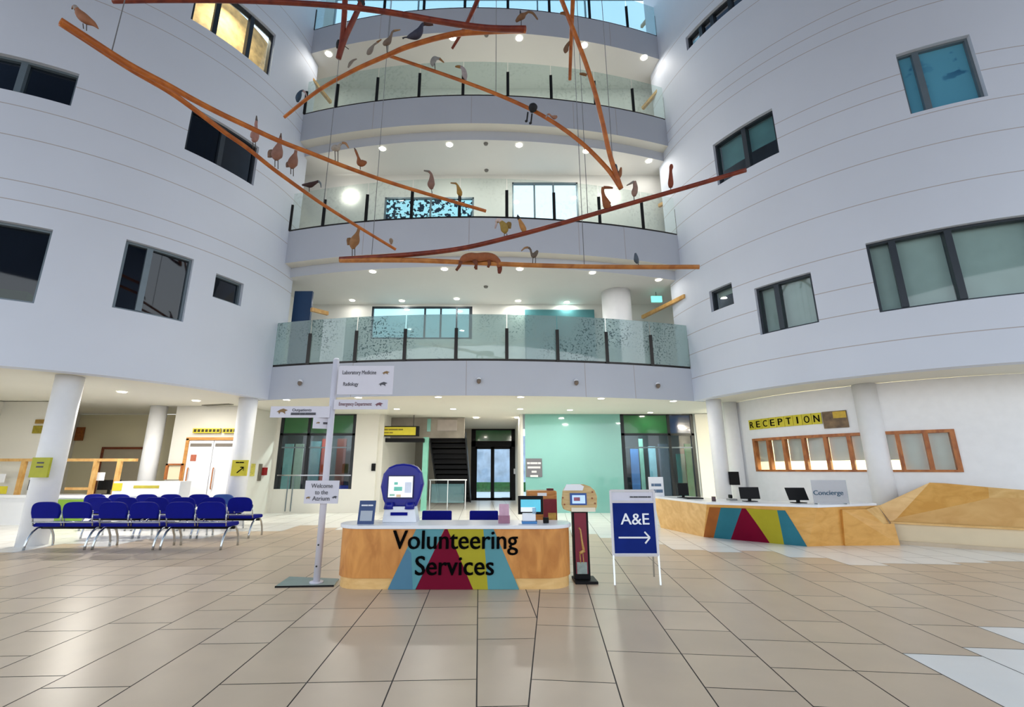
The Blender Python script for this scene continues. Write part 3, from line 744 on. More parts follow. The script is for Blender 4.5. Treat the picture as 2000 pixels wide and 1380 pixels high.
# lobby: entrance doors, stair, hanging sign, teal post, railing
YD = 24.0
dx = lambda px: at_y(px, 900, YD).x
d0, d1 = dx(920), dx(1016)
struct(MB().bb(xa(735), d0, YD, YD + .15, 0, 3.6).build('wall_lobby_end', mat('lobby_grey', (150, 146, 136), .6, noise=.1, nscale=1)))
root = empty('door_1', ((d0 + d1) / 2, YD, 0), kind='structure'); root['label'] = 'black framed double entrance doors with green transom'
f = MB(); f.bb(d0, d1, YD, YD + .14, 3.45, 3.58).bb(d0, d0 + .22, YD, YD + .14, 0, 3.5).bb(dx(999), d1, YD, YD + .14, 0, 3.5).bb(d0, d1, YD, YD + .14, 2.62, 2.9).build('door_frame', BLACK, root)
MB().bb(d0 + .22, dx(999), YD + .03, YD + .08, 2.9, 3.45).build('transom_panel', GREENG, root)
for a, b in ((dx(928), dx(962)), (dx(962), dx(999))):
    lf = MB(); lf.bb(a, a + .09, YD + .02, YD + .1, 0, 2.62).bb(b - .09, b, YD + .02, YD + .1, 0, 2.62).bb(a, b, YD + .02, YD + .1, 2.5, 2.62).bb(a, b, YD + .02, YD + .1, 0, .12)
    lf = lf.build('door_leaf', BLACK, root)
    MB().face([(a, YD + .06, .1), (b, YD + .06, .1), (b, YD + .06, 2.55), (a, YD + .06, 2.55)]).build('glass_pane', CLEAR, lf)
# the forecourt outside the doors
struct(MB().bb(-6, 6, 24.3, 40, -.06, 0.0).build('floor_forecourt', mat('pale_paving', (205, 206, 206), .7, noise=.06, nscale=1)))
slab('hedge', -3.2, 3.2, 33, 0, .62, mat('hedge_green', (52, 110, 60), .9, noise=.4, nscale=6), 'green hedge outside the entrance doors', 'hedge', .8)
slab('building', -5, 5, 39, 0, 4.2, mat('outside_blockwork', (186, 200, 218), .8, noise=.3, nscale=1.2), 'blue grey building facing the entrance doors', 'building', .6)
# black stair seen from behind and below
YS = 20.0
sx0, sx1 = at_y(846, 890, YS).x, at_y(911, 890, YS).x
root = empty('staircase', ((sx0 + sx1) / 2, YS, 0), 'black open staircase seen from underneath, left of the entrance doors', 'staircase')
for i in range(13):
    k = i / 12
    MB().bb(sx0, sx1, 19.2 + 3.3 * k, 19.52 + 3.3 * k, 2.74 - 2.55 * k, 2.8 - 2.55 * k).bb(sx0, sx1, 19.2 + 3.3 * k, 19.23 + 3.3 * k, 2.58 - 2.55 * k, 2.8 - 2.55 * k).build('tread', BLACK, root)
for x in (sx0 - .03, sx1 + .03): MB().bar((x, 19.0, 2.85), (x, 22.7, 0.05), .05, .3).build('stringer', DARK, root)
z0, z1 = 2.72, 3.06
xs0, xs1 = at_y(742, 840, 17.5).x, at_y(812, 840, 17.5).x
root = empty('hanging_sign', ((xs0 + xs1) / 2, 17.5, z0), 'yellow hanging sign in a black case above the lobby opening', 'sign')
MB().bb(xs0 - .15, xs1 + .12, 17.5, 17.62, z0 - .02, z1 + .02).build('case', BLACK, root)
MB().bb(xs0, xs1, 17.485, 17.5, z0 + .02, z1 - .02).build('face', YELLOW, root)
b = MB(); words_bar(b, ((xs0 + xs1) / 2 - .2, 17.484, z0 + .2), (1, 0, 0), (0, 0, 1), .8, .05, [4, 6, 3]); words_bar(b, ((xs0 + xs1) / 2 - .35, 17.484, z0 + .09), (1, 0, 0), (0, 0, 1), .35, .04, [3, 2]); b.build('print', mat('olive_ink', (120, 104, 20), .6, noise=0), root)
for x in (xs0 + .1, xs1 - .1): MB().cyl((x, 17.56), .012, z1, SOFF, 8).build('rod', DARK, root)
o = MB().bb(xs0 - .1, at_y(826, 855, 17.5).x, 17.7, 17.95, 2.5, 2.64).build('beam', BLACK); tag(o, 'black horizontal beam below the yellow hanging sign', 'beam')
o = MB().bb(xa(735) + .15, at_y(908, 820, 18.6).x, 18.5, 18.6, 2.7, 3.5).build('landing_screen', mat('landing_grey', (150, 142, 130), .5, noise=.25, nscale=1.5)); tag(o, 'brown grey glazed landing screen above the yellow sign', 'screen')
MB().bb(at_y(835, 820, 18.5).x, at_y(842, 820, 18.5).x, 18.46, 18.5, 2.95, 3.45).build('teal_strip', TEALG, o)
MB().bb(at_y(855, 820, 18.5).x, at_y(893, 820, 18.5).x, 18.46, 18.5, 2.98, 3.42).build('pane', mat('stone_grey', (172, 162, 154), .5, noise=.05), o)
px = at_y(830, 900, 18.0).x
o = MB().bb(px - .1, px + .1, 18.0, 18.2, 0, 2.7).build('post', mat('mint_post', (130, 200, 176), .25, noise=.05)); tag(o, 'mint green square post left of the black stair', 'post')
r0, r1 = at_y(838, 936, 18.6).x, at_y(912, 936, 18.6).x
root = empty('guard_rail', ((r0 + r1) / 2, 18.6, 0), 'white metal guard rail below the black stair', 'railing')
MB().tube([(r0, 18.6, 1.1), (r1, 18.6, 1.1)], .025, 10).build('handrail', WHITEP, root, True)
for x in (r0 + .05, (r0 + r1) / 2, r1 - .05): MB().cyl((x, 18.6), .02, 0, 1.1, 8).build('post', WHITEP, root, True)
MB().bb(r0 + .1, r1 - .1, 18.59, 18.61, .25, .95).build('glass_panel', SKYG, root)
# grey notice on the teal wall
a = px_rect(1027, 895, 1059, 931, YW)
o = MB().bb(a[0], a[1], YW - .03, YW, a[2], a[3]).build('notice_sign', mat('grey_sign', (112, 112, 116), .5, noise=.03)); tag(o, 'grey notice sign with four pale lines on the teal wall', 'sign')
b = MB(); xm = (a[0] + a[1]) / 2; h = a[3] - a[2]
for k, (w, pr) in enumerate(((.5, [2, 5, 2]), (.46, [7]), (.18, [3]), (.28, [4]))): words_bar(b, (xm, YW - .031, a[3] - .2 - k * .15), (1, 0, 0), (0, 0, 1), w, .07, pr)
b.build('print', mat('pale_ink', (220, 220, 220), .5, noise=0), o)
# call points on the white pier
for px, py, lab in ((1006, 920, 'white access panel beside the entrance doors'), (729, 912, 'black intercom on the white pier left of the lobby')):
    Y = 23.9 if px > 900 else YW - .06
    q = at_y(px, py, Y); o = MB().bb(q.x - .07, q.x + .07, Y, Y + .06, q.z - .13, q.z + .13).build('intercom', WHITEP if px > 900 else BLACK, None, False, (q.x, Y, q.z), .01); tag(o, lab, 'intercom')

# ------------------------------------------------------------------ left waiting area background
# double doors with orange frame
x0, x1 = at_y(372, 860, 14.98).x, at_y(468, 860, 14.98).x
root = empty('door_2', ((x0 + x1) / 2, 14.98, 0), kind='structure'); root['label'] = 'white double doors in an orange timber frame'
MB().bb(x0 - .09, x0, 14.9, 15.0, 0, 2.45).bb(x1, x1 + .09, 14.9, 15.0, 0, 2.45).bb(x0 - .09, x1 + .09, 14.9, 15.0, 2.4, 2.49).build('door_frame', wood('orange_frame', (186, 128, 60), (206, 150, 80)), root)
xm = (x0 + x1) / 2
for a, b in ((x0, xm - .01), (xm + .01, x1)):
    lf = MB().bb(a, b, 14.94, 14.99, .01, 2.39).build('door_leaf', WHITEP, root)
    MB().tube([(a + .12, 14.9, .9), (a + .12, 14.88, .95), (a + .12, 14.88, 1.5), (a + .12, 14.9, 1.55)], .018, 8).build('handle', FRW, lf, True)
    MB().bb(a + .05, b - .05, 14.93, 14.945, 2.2, 2.3).build('closer_plate', mat('door_closer_grey', (120, 112, 102), .4, noise=.03), lf)
MB().bb(x0 + .12, x0 + .3, 14.93, 14.945, 1.75, 1.95).build('door_notice', mat('notice_red', (176, 96, 70), .5, noise=.2, nscale=20), root)
# black and yellow sign over the doors
q = px_rect(377, 836, 461, 845, 14.9)
o = MB().bb(q[0], q[0] + (q[1] - q[0]) * .62, 14.9, 14.98, q[2], q[3]).bb(q[0] + (q[1] - q[0]) * .68, q[1], 14.9, 14.98, q[2], q[3]).build('door_sign', YELLOW); tag(o, 'two part yellow sign strip with black letters over the white double doors', 'sign')
b = MB()
for i in range(7): b.bb(q[0] + .04 + i * .122, q[0] + .12 + i * .122, 14.893, 14.9, q[2] + .03, q[3] - .03)
for i in range(4): b.bb(q[0] + (q[1] - q[0]) * .7 + i * .11, q[0] + (q[1] - q[0]) * .7 + .07 + i * .11, 14.893, 14.9, q[2] + .03, q[3] - .03)
b.build('lettering', mat('dark_olive_ink', (60, 52, 10), .6, noise=0), o)
# brown framed door on the recess wall
q = px_rect(206, 877, 272, 990, 17.38)
root = empty('door_3', ((q[0] + q[1]) / 2, 17.38, 0), kind='structure'); root['label'] = 'beige door in a brown frame at far left'
zt = q[3]
MB().bb(q[0] - .08, q[0], 17.3, 17.4, 0, zt).bb(q[1], q[1] + .08, 17.3, 17.4, 0, zt).bb(q[0] - .08, q[1] + .08, 17.3, 17.4, zt, zt + .08).build('door_frame', wood('brown_frame', (120, 54, 28), (146, 76, 42)), root)
MB().bb(q[0], q[1], 17.33, 17.39, .01, zt).build('door_leaf', mat('beige_door', (186, 176, 154), .5, noise=.03), root)
# wall plaques at far left
def plaque(px0, py0, px1, py1, Y, m, name, label, cat, t=.04):
    q = px_rect(px0, py0, px1, py1, Y); o = MB().bb(q[0], q[1], Y - t, Y, q[2], q[3]).build(name, m, None, False, (q[0], Y, q[2])); return tag(o, label, cat)
def lw(px):      # y of the far left wall under that pixel, roughly
    return 13.4
for px0, py0, px1, py1, m, lab in ((72, 819, 89, 827, mat('ochre_plaque', (150, 116, 40), .5, noise=.2, nscale=20), 'small ochre strip plaque left of the nearest left column'),
                                   (68, 831, 85, 846, mat('olive_plaque', (150, 136, 30), .5, noise=.3, nscale=20), 'small square olive plaque left of the nearest left column'),
                                   (146, 834, 162, 860, mat('brown_plaque', (150, 84, 30), .5, noise=.3, nscale=16), 'brown carved animal plaque right of the nearest left column')):
    plaque(px0, py0, px1, py1, 14.0 if px0 < 100 else 17.36, m, 'wall_plaque', lab, 'plaque')
mb = MB(); mb.bb(-16.5, at_y(92, 840, 14.0).x, 14.0, 14.1, 0, SOFF); struct(mb.build('wall_left_front', CREAM))
# reception desk at the left
YD2 = 13.5
gx = lambda px: at_y(px, 950, YD2).x
root = empty('reception_desk', (gx(150), YD2, 0), 'white reception desk with timber rail frame behind the blue benches', 'desk')
MB().bb(gx(0) - 1.5, gx(232), YD2, YD2 + .7, .72, .8).build('worktop', WHITEP, root)
MB().bb(gx(0) - 1.5, gx(232), YD2 + .06, YD2 + .1, 0, .72).build('front_panel', WHITEP, root)
MB().bb(gx(222), gx(352), YD2 - .02, YD2 + .45, .78, 1.17).bb(gx(222), gx(352), YD2 + .03, YD2 + .4, 0, .78).build('raised_counter', WHITEP, root)
MB().bb(gx(118), gx(172), YD2 + .02, YD2 + .06, .05, .68).build('green_panel', GREENP, root)
for px in (26, 170, 217): MB().bb(gx(px) - .05, gx(px) + .05, YD2 + .1, YD2 + .2, .8, 1.76).build('rail_post', RAILW, root)
MB().bb(gx(0) - 1.5, gx(250), YD2 + .11, YD2 + .19, 1.72, 1.8).build('top_rail', RAILW, root)
MB().bb(gx(120), gx(168), YD2 + .11, YD2 + .19, .93, 1.0).build('lower_rail', RAILW, root)
MB().bb(gx(262), gx(312), YD2 - .026, YD2 - .01, .98, 1.06).build('print_strip', mat('ochre_strip', (190, 176, 60), .5, noise=.1), root)
for px0, px1, z0, z1, lab in ((28, 58, .82, 1.2, 'black monitor on the white reception desk left of the nearest column'), (168, 212, .82, 1.2, 'black monitor on the white reception desk right of the nearest column')):
    xx0, xx1 = gx(px0), gx(px1); root = empty('monitor', ((xx0 + xx1) / 2, YD2 + .4, .8), lab, 'monitor')
    MB().bb(xx0, xx1, YD2 + .38, YD2 + .42, z0 + .1, z1).build('screen', BLACK, root); MB().bb((xx0 + xx1) / 2 - .12, (xx0 + xx1) / 2 + .12, YD2 + .33, YD2 + .5, .802, .817).bb((xx0 + xx1) / 2 - .03, (xx0 + xx1) / 2 + .03, YD2 + .4, YD2 + .44, .81, z0 + .15).build('stand', BLACK, root)
for px0, py0, px1, py1, Y, lab in ((180, 922, 203, 938, YD2 + .28, 'white paper notice standing above the left reception monitor'), (0, 925, 8, 942, YD2 + .28, 'white paper notice at the left frame edge')):
    o = plaque(px0, py0, px1, py1, Y, WHITEP, 'paper_notice', lab, 'notice', .02)
for px0, py0, px1, py1, Y, lab in ((222, 943, 237, 958, YD2 - .02, 'small yellow note on the white raised counter'), (0, 949, 12, 964, YD2 + .06, 'small yellow note on the desk at the left frame edge')):
    plaque(px0, py0, px1, py1, Y, YELLOW, 'note', lab, 'notice', .015)
q = px_rect(325, 905, 354, 936, 14.9); root = empty('timber_hatch', (q[0], 14.9, q[2]), 'small timber framed hatch left of the white double doors', 'hatch')
MB().bb(q[0], q[0] + .07, 14.88, 14.99, q[2], q[3]).bb(q[1] - .07, q[1], 14.88, 14.99, q[2], q[3]).bb(q[0], q[1], 14.88, 14.99, q[3] - .05, q[3]).build('frame', FRW, root)
MB().bb(q[0] + .07, q[1] - .07, 14.94, 14.98, q[2], q[3] - .05).build('shutter', BEIGE, root)
# yellow signs on columns
q = at_z(138, 735, SOFF); a = px_rect(66, 893, 92, 932, q.y - .4)
o = MB().bb(a[0], a[1], q.y - .42, q.y - .37, a[2], a[3]).build('column_sign', mat('lime_sign', (180, 180, 40), .5, noise=.08), None, False, (a[0], q.y - .4, a[2])); tag(o, 'tall yellow green sign on the nearest left column', 'sign')
b = MB(); words_bar(b, ((a[0] + a[1]) / 2, q.y - .421, a[3] - .12), (1, 0, 0), (0, 0, 1), .14, .03, [2, 3]); words_bar(b, ((a[0] + a[1]) / 2, q.y - .421, a[3] - .2), (1, 0, 0), (0, 0, 1), .14, .03, [3, 2]); b.build('print', GREYINK, o)
q = at_z(486, 778, SOFF); a = px_rect(455, 898, 481, 929, q.y - .36)
o = MB().bb(a[0], a[1], q.y - .38, q.y - .33, a[2], a[3]).build('column_sign', YELLOW, None, False, (a[0], q.y - .36, a[2])); tag(o, 'yellow sign with dark arrow on the column right of the white double doors', 'sign')
b = MB(); y = q.y - .382; xm = (a[0] + a[1]) / 2 + .05; zm = a[2] + .14
b.bar((xm - .1, y, zm - .06), (xm + .06, y, zm + .08), .004, .03); b.bar((xm + .07, y, zm + .09), (xm - .02, y, zm + .09), .004, .03); b.bar((xm + .07, y, zm + .09), (xm + .07, y, zm), .004, .03); words_bar(b, (xm - .05, y, a[3] - .08), (1, 0, 0), (0, 0, 1), .22, .03, [3, 4]); b.build('print', INK, o)
q = at_y(497, 915, 16.0)
o = MB().bb(-8.3, -8.28, 15.7, 15.95, 1.28, 1.68).build('wall_notice', mat('small_yellow_notice', (206, 196, 90), .5, noise=.3, nscale=20), None, False, (-8.29, 15.8, 1.28)); tag(o, 'small yellow notice on the cream side wall right of the corner column', 'notice')
root = empty('fire_point', (-8.29, 16.4, 1.3), 'red fire call point on the cream side wall left of the glazed screen', 'fire alarm')
MB().bb(-8.3, -8.2, 16.42, 16.64, 1.3, 1.56).build('case', mat('alarm_red', (150, 24, 24), .4, noise=.05), root); MB().bb(-8.3, -8.27, 16.2, 16.4, 1.12, 1.68).build('sign_plate', mat('alarm_plate', (110, 104, 90), .5, noise=.2), root)
# small vent in the left ceiling
q = at_z(425, 790, SOFF)
o = MB().box((q.x, q.y, SOFF - .005), (1.1, .2, .02), -.3).build('ceiling_vent', mat('vent_grey', (110, 108, 96), .6, noise=.2, nscale=20), None, False, (q.x, q.y, SOFF)); tag(o, 'slim grey air vent in the ceiling over the white double doors', 'vent')

# ------------------------------------------------------------------ blue two-seat benches
def make_bench():
    root = empty('waiting_bench', (0, 0, 0))
    W = .55
    for sx in (-.305, .305):
        s = MB()
        prof = [(-.25, .0), (-.23, .035), (.18, .045), (.22, .02), (.22, -.03), (-.2, -.045), (-.25, -.03)]
        P = []
        for y, z in prof: P.append((y, z))
        n = len(P)
        s.extr([(sx - W / 2, y, .44 + z) for y, z in P], (W, 0, 0))
        s.build('seat', BLUE, root, False, None, .015)
        k = MB(); out = []
        for i in range(25):
            a = PI * i / 24; c_, s_ = math.cos(a), math.sin(a)
            out.append((sx + W * .5 * math.copysign(abs(c_) ** .55, c_), .68 + .205 * abs(s_) ** .6))
        out = [(sx + W * .46, .575)] + out + [(sx - W * .46, .575)]
        k.extr([(x, .25 + (z - .5) * .16, z) for x, z in out], (0, .05, 0)); k.build('backrest', BLUE, root, False, None, .012)
        for e in (-1, 1):
            MB().tube([(sx + e * W * .5, .22, .43), (sx + e * W * .5, .255, .55), (sx + e * W * .5, .285, .72)], .013, 8).build('back_tube', CHROME, root, True)
    MB().tube([(-.62, -.02, .375), (.62, -.02, .375)], .03, 10).build('beam', BLACK, root, True)
    MB().tube([(-.6, .25, .5), (.6, .25, .5)], .012, 8).build('rear_trim', CHROME, root, True)
    for sx in (-.58, .58):
        for e in (-1, 1):
            P = [(sx, e * .03, .39), (sx, e * .12, .375), (sx, e * .2, .31), (sx, e * .26, .2), (sx, e * .29, .08), (sx, e * .295, 0.0)]
            MB().tube(P, .021, 10).build('leg', CHROME, root, True)
    return root
proto = make_bench()
spots = [(-8.57, 9.76, PI, 'leftmost bench of the front row'), (-7.26, 9.76, PI, 'middle bench of the front row'), (-5.96, 9.76, PI, 'rightmost bench of the front row'),
         (-8.85, 11.3, PI, 'leftmost bench of the second row'), (-7.55, 11.3, PI, 'middle bench of the second row'), (-6.25, 11.3, PI, 'rightmost bench of the second row'),
         (-10.05, 12.6, PI, 'leftmost bench of the back row'), (-8.73, 12.6, PI, 'middle bench of the back row'), (-7.4, 12.6, PI, 'rightmost bench of the back row')]
for i, (x, y, a, w) in enumerate(spots):
    o = proto if i == 0 else copy_tree(proto)
    o.location = (x, y, 0); o.rotation_euler.z = a
    tag(o, 'blue two seat waiting bench with arched chrome legs, ' + w, 'bench', 'blue waiting benches')
    if i == 8:
        bk = [c for c in o.children if c.name.startswith('backrest')][0]; bk.data = bk.data.copy(); bk.data.materials[0] = BLUEL; bk['label'] = 'faded lighter blue backrest'

# ------------------------------------------------------------------ signpost
yp = 6.78; xp = -2.5
root = empty('signpost', (xp, yp, 0), 'tall white signpost with direction boards beside the volunteering desk', 'signpost')
pl = [at_z(537, 1147, 0), at_z(652, 1145, 0), at_z(662, 1132, 0), at_z(565, 1128, 0)]
MB().prism([(p.x, p.y) for p in pl], .0, .018).build('base_plate', [mat('base_plate_grey', (150, 168, 164), .25, noise=.03)], root)
e = MB(); e.bar((pl[0].x, pl[0].y - .004, .01), (pl[1].x, pl[1].y - .004, .01), .008, .02).build('plate_edge', BLACK, root)
MB().cyl((xp, yp), .045, .018, 3.1, 20).build('pole', SIGNW, root, True)
MB().cyl((xp, yp), .048, 3.1, 3.13, 20, 0, .03).build('pole_cap', WHITEP, root, True)
MB().cyl((xp, yp), .09, .018, .035, 20).build('base_flange', SIGNW, root, True)
for z in (.23, .5): MB().tube([(xp, yp - .05, z), (xp, yp - .056, z)], .012, 8).build('screw', DARK, root)
def zz(py, Y=yp): return at_y(655, py, Y).z
def board(px0, py0, px1, py1, lines, icon=None, m_text=GREYINK, skew=0.0, y=yp - .06, side=1):
    x0, x1 = at_y(px0, (py0 + py1) / 2, y).x, at_y(px1, (py0 + py1) / 2, y).x; z0, z1 = zz(py1, y), zz(py0, y)
    b = MB(); b.extr([(x0, y, z0), (x1, y + skew, z0), (x1, y + skew, z1), (x0, y, z1)], (0, .015, 0)); b = b.build('sign_board', SIGNW, root)
    t = MB(); xd = Vector((x1 - x0, skew, 0)).normalized()
    for s, fx, fz, w, h in lines:
        c = Vector((x0 + (x1 - x0) * fx, y + skew * fx - .004, z0 + (z1 - z0) * fz))
        if isinstance(s, str): text(t, s, c, h, xd, (0, 0, 1), .004, 0, w)
        else: words_bar(t, c, xd, (0, 0, 1), w, h, s)
    t.build('lettering', m_text, b)
    if icon:
        for ic in icon:
            fx, fz, col, s = ic
            c = Vector((x0 + (x1 - x0) * fx, y + skew * fx - .006, z0 + (z1 - z0) * fz))
            g = MB(); g.extr([c + xd * (s * a) + Vector((0, 0, s * d)) for a, d in ((-1, -.1), (-.4, .3), (.2, .5), (1, .2), (.5, 0), (.6, -.5), (.2, -.2), (-.3, -.1), (-.5, -.5), (-.7, -.1))], (0, .004, 0))
            g.build('bird_motif', col, b)
BRN = mat('motif_brown', (134, 104, 62), .6, noise=.1); REDINK = mat('plum_ink', (120, 74, 84), .5, noise=0)
board(660, 714, 768, 770, [('Laboratory Medicine', .38, .7, .5, .085), ('Radiology', .24, .3, .22, .08)], [(.86, .75, BRN, .055), (.82, .36, GREYINK, .065)])
board(652, 780, 757, 799, [('Emergency Department', .4, .38, .48, .075)], [(.84, .5, REDINK, .06)], REDINK)
board(528, 793, 644, 815, [('Outpatients', .53, .55, .28, .06), ([5, 3, 6], .56, .22, .36, .035)], [(.2, .55, BRN, .08)], side=-1)
board(611, 814, 640, 836, [([3], .7, .4, .06, .03)], [(.3, .5, BRN, .03)], skew=.12, y=yp - .09)
board(595, 938, 661, 983, [('Welcome', .5, .68, .30, .085), ('to the', .5, .4, .18, .085), ('Atrium', .5, .13, .24, .085)], [(.12, .25, BRN, .035), (.9, .27, GREYINK, .04)], y=yp - .065)

# ------------------------------------------------------------------ volunteering desk
DX0, DX1, DYF, DYB, DH = -2.2, .93, 6.48, 7.12, .735
def rounded(x0, x1, y0, y1, r, n=10, g=0.0):
    P = []
    for cx, cy, a0 in ((x1 - r, y0 + r, -90), (x1 - r * .6, y1 - r * .6, 0), (x0 + r * .6, y1 - r * .6, 90), (x0 + r, y0 + r, 180)):
        rr = (r if cy == y0 + r else r * .6) + g
        for i in range(n + 1):
            a = math.radians(a0 + 90 * i / n); P.append((cx + rr * math.cos(a), cy + rr * math.sin(a)))
    return P
root = empty('volunteering_desk', ((DX0 + DX1) / 2, DYF, 0), 'curved oak desk lettered Volunteering Services in the middle of the floor', 'desk')
MB().prism(rounded(DX0 + .02, DX1 - .02, DYF + .02, DYB - .02, .32), .0, .13).build('plinth', OAKL, root)
MB().prism(rounded(DX0, DX1, DYF, DYB, .34), .135, DH).build('body', OAK, root)
MB().prism(rounded(DX0, DX1, DYF, DYB, .34, 10, .03), DH, DH + .045).build('countertop', WHITEP, root, False, None, .008)
def dpt(px, py, e=.004):
    p = at_y(px, py, DYF - e); return Vector((p.x, DYF - e, max(.004, min(DH, p.z))))
def dpanel(pts, m, name, e=.004):
    b = MB(); b.extr([dpt(x, y, e) for x, y in pts], (0, .004, 0)); b.build(name, m, root)
dpanel([(757, 1152), (812, 1152), (868, 1030), (813, 1030)], TEAL, 'teal_panel')
dpanel([(757, 1152), (806, 1152), (803, 1080), (795, 1071)], TEALB, 'blue_panel', .0055)
dpanel([(811, 1152), (924, 1152), (874, 1030), (869, 1030)], MAROON, 'maroon_panel')
dpanel([(924, 1152), (953, 1152), (944, 1030), (874, 1030)], LIME, 'mustard_panel')
dpanel([(953, 1152), (1014, 1152), (964, 1030), (944, 1030)], TEAL, 'teal_panel')
t = MB()
a, b_ = at_y(767, 1070, DYF), at_y(1011, 1070, DYF); text(t, 'Volunteering', ((a.x + b_.x) / 2, DYF - .012, at_y(888, 1071, DYF).z), .33, (1, 0, 0), (0, 0, 1), .01, 0, b_.x - a.x, .014)
a, b_ = at_y(811, 1122, DYF), at_y(964, 1122, DYF); text(t, 'Services', ((a.x + b_.x) / 2, DYF - .012, at_y(888, 1122, DYF).z), .33, (1, 0, 0), (0, 0, 1), .01, 0, b_.x - a.x, .014)
t.build('lettering', INK, root)

TZ = DH + .045
# poster stand
def on_desk(px, y): return at_y(px, 1000, y).x
yq = 6.62; x0, x1 = on_desk(699, yq), on_desk(731, yq)
root = empty('poster_stand', ((x0 + x1) / 2, yq, TZ), 'small navy poster stand at the left end of the volunteering desk', 'poster stand')
MB().extr([(x0, yq, TZ), (x1, yq, TZ), (x1, yq + .06, TZ + .3), (x0, yq + .06, TZ + .3)], (0, .012, 0)).build('poster', mat('navy_poster', (30, 62, 116), .4, noise=.05), root)
MB().extr([(x0 + .03, yq + .004, TZ + .04), (x1 - .03, yq + .004, TZ + .04), (x1 - .03, yq + .03, TZ + .17), (x0 + .03, yq + .03, TZ + .17)], (0, .004, 0)).build('pale_patch', mat('poster_pale', (172, 180, 190), .5, noise=.03), root)
MB().bb(x0 + .02, x1 - .02, yq + .02, yq + .12, TZ, TZ + .008).build('foot', CLEAR, root)
b = MB(); words_bar(b, ((x0 + x1) / 2, yq + .042, TZ + .23), (1, 0, 0), (0, 0, 1), .16, .018, [4, 3]); b.build('print', WHITEP, root)
# blue rounded kiosk on white plinth
yk = 6.9; X = lambda px: at_y(px, 960, yk).x; Z = lambda py: at_y(785, py, yk).z
root = empty('screen_kiosk', (X(785), yk, TZ), 'rounded royal blue kiosk with bright screen on white plinth', 'kiosk')
zb = TZ
MB().extr([(X(752), yk - .08, zb), (X(818), yk - .08, zb), (X(812), yk - .08, Z(988)), (X(756), yk - .08, Z(988))], (0, .26, 0)).build('plinth', WHITEP, root, False, None, .01)
MB().bb(X(768), X(800), yk - .095, yk - .08, Z(1005), Z(999)).build('nameplate', BLUE, root)
KB = mat('royal_blue_gloss', (16, 24, 138), .3, noise=.04)
out = [(755, 990), (748, 975), (742, 950), (746, 925), (756, 912), (770, 906), (785, 904.5), (800, 906), (812, 911), (821, 922), (826, 945), (820, 972), (813, 990)]
MB().extr([(X(a), yk, Z(b)) for a, b in out][::-1], (0, .14, 0)).build('housing', KB, root, False, None, .03)
for px in (763, 803): MB().tube([(X(px), yk - .05, Z(993)), (X(px), yk - .05, Z(980))], [.075, .06], 16).build('foot', KB, root, True)
MB().bb(X(757), X(808), yk - .02, yk, Z(973), Z(928)).build('bezel', mat('navy_bezel', (12, 18, 70), .3, noise=.03), root)
scr = MB().bb(X(759), X(806), yk - .026, yk - .02, Z(970.5), Z(930)).build('screen', mat('kiosk_screen', (236, 240, 244), .2, noise=0, emit=.55), root)
for a, b_, c, d, cc in ((770, 958, 786, 950, (110, 190, 170)), (791, 962, 804, 941, (200, 206, 218)), (762, 968, 772, 964, (150, 190, 170)), (775, 970, 784, 965, (206, 180, 140)), (770, 946, 777, 941, (170, 206, 190))):
    MB().bb(X(a), X(c), yk - .03, yk - .026, Z(b_), Z(d)).build('screen_picture', mat('pic_%d' % a, cc, .4, noise=.1, emit=.3), scr)
# chairs behind the desk
for px0, px1, lab in ((824, 882, 'blue chair back behind the desk, beside the kiosk'), (917, 973, 'blue chair back behind the desk, beside the pink leaflet stand')):
    yc = 7.75; x0, x1 = at_y(px0, 1005, yc).x, at_y(px1, 1005, yc).x; zt = at_y(900, 997, yc).z; xm = (x0 + x1) / 2; w = (x1 - x0) / 2
    root = empty('desk_chair', (xm, yc, 0), lab, 'chair', 'blue chairs behind the desk')
    MB().bb(x0, x1, yc, yc + .05, zt - .34, zt).build('backrest', BLUE, root, False, None, .02)
    MB().bb(x0, x1, yc + .02, yc + .5, .43, .49).build('seat', BLUE, root, False, None, .02)
    for sx in (-1, 1):
        MB().tube([(xm + sx * (w - .03), yc + .03, 0), (xm + sx * (w - .03), yc + .03, zt - .3)], .012, 8).build('leg', CHROME, root, True)
        MB().tube([(xm + sx * (w - .03), yc + .48, 0), (xm + sx * (w - .03), yc + .48, .45)], .012, 8).build('leg', CHROME, root, True)
# monitor and small things on the desk
ym = 6.98; X = lambda px: at_y(px, 990, ym).x; Z = lambda py: at_y(1035, py, ym).z
root = empty('monitor', (X(1036), ym, TZ), 'black framed monitor with turquoise screen on the volunteering desk', 'monitor')
MB().bb(X(1012), X(1061), ym, ym + .04, Z(1004), Z(968)).build('case', BLACK, root, False, None, .006)
MB().bb(X(1017), X(1056), ym - .006, ym, Z(999), Z(975)).build('screen', mat('turquoise_screen', (90, 184, 206), .2, noise=.1, nscale=5, emit=.5), root)
MB().bb(X(1017), X(1045), ym - .009, ym - .006, Z(999), Z(990)).build('screen_picture', mat('screen_white', (230, 236, 236), .3, noise=.05, emit=.4), root)
MB().bb(X(1028), X(1044), ym + .01, ym + .03, TZ, Z(1003)).bb(X(1024), X(1048), ym - .05, ym + .1, TZ, TZ + .012).build('stand', BLACK, root)
yq = 6.7; X = lambda px: at_y(px, 1005, yq).x; Z = lambda py: at_y(985, py, yq).z
root = empty('leaflet_stand', (X(984), yq, TZ), 'pink leaflet stand on the volunteering desk', 'leaflet stand')
MB().extr([(X(974), yq, TZ), (X(995), yq, TZ), (X(994), yq + .05, TZ + .25), (X(975), yq + .05, TZ + .25)], (0, .02, 0)).build('leaflet', mat('pink_leaflet', (206, 164, 182), .5, noise=.1, nscale=12), root)
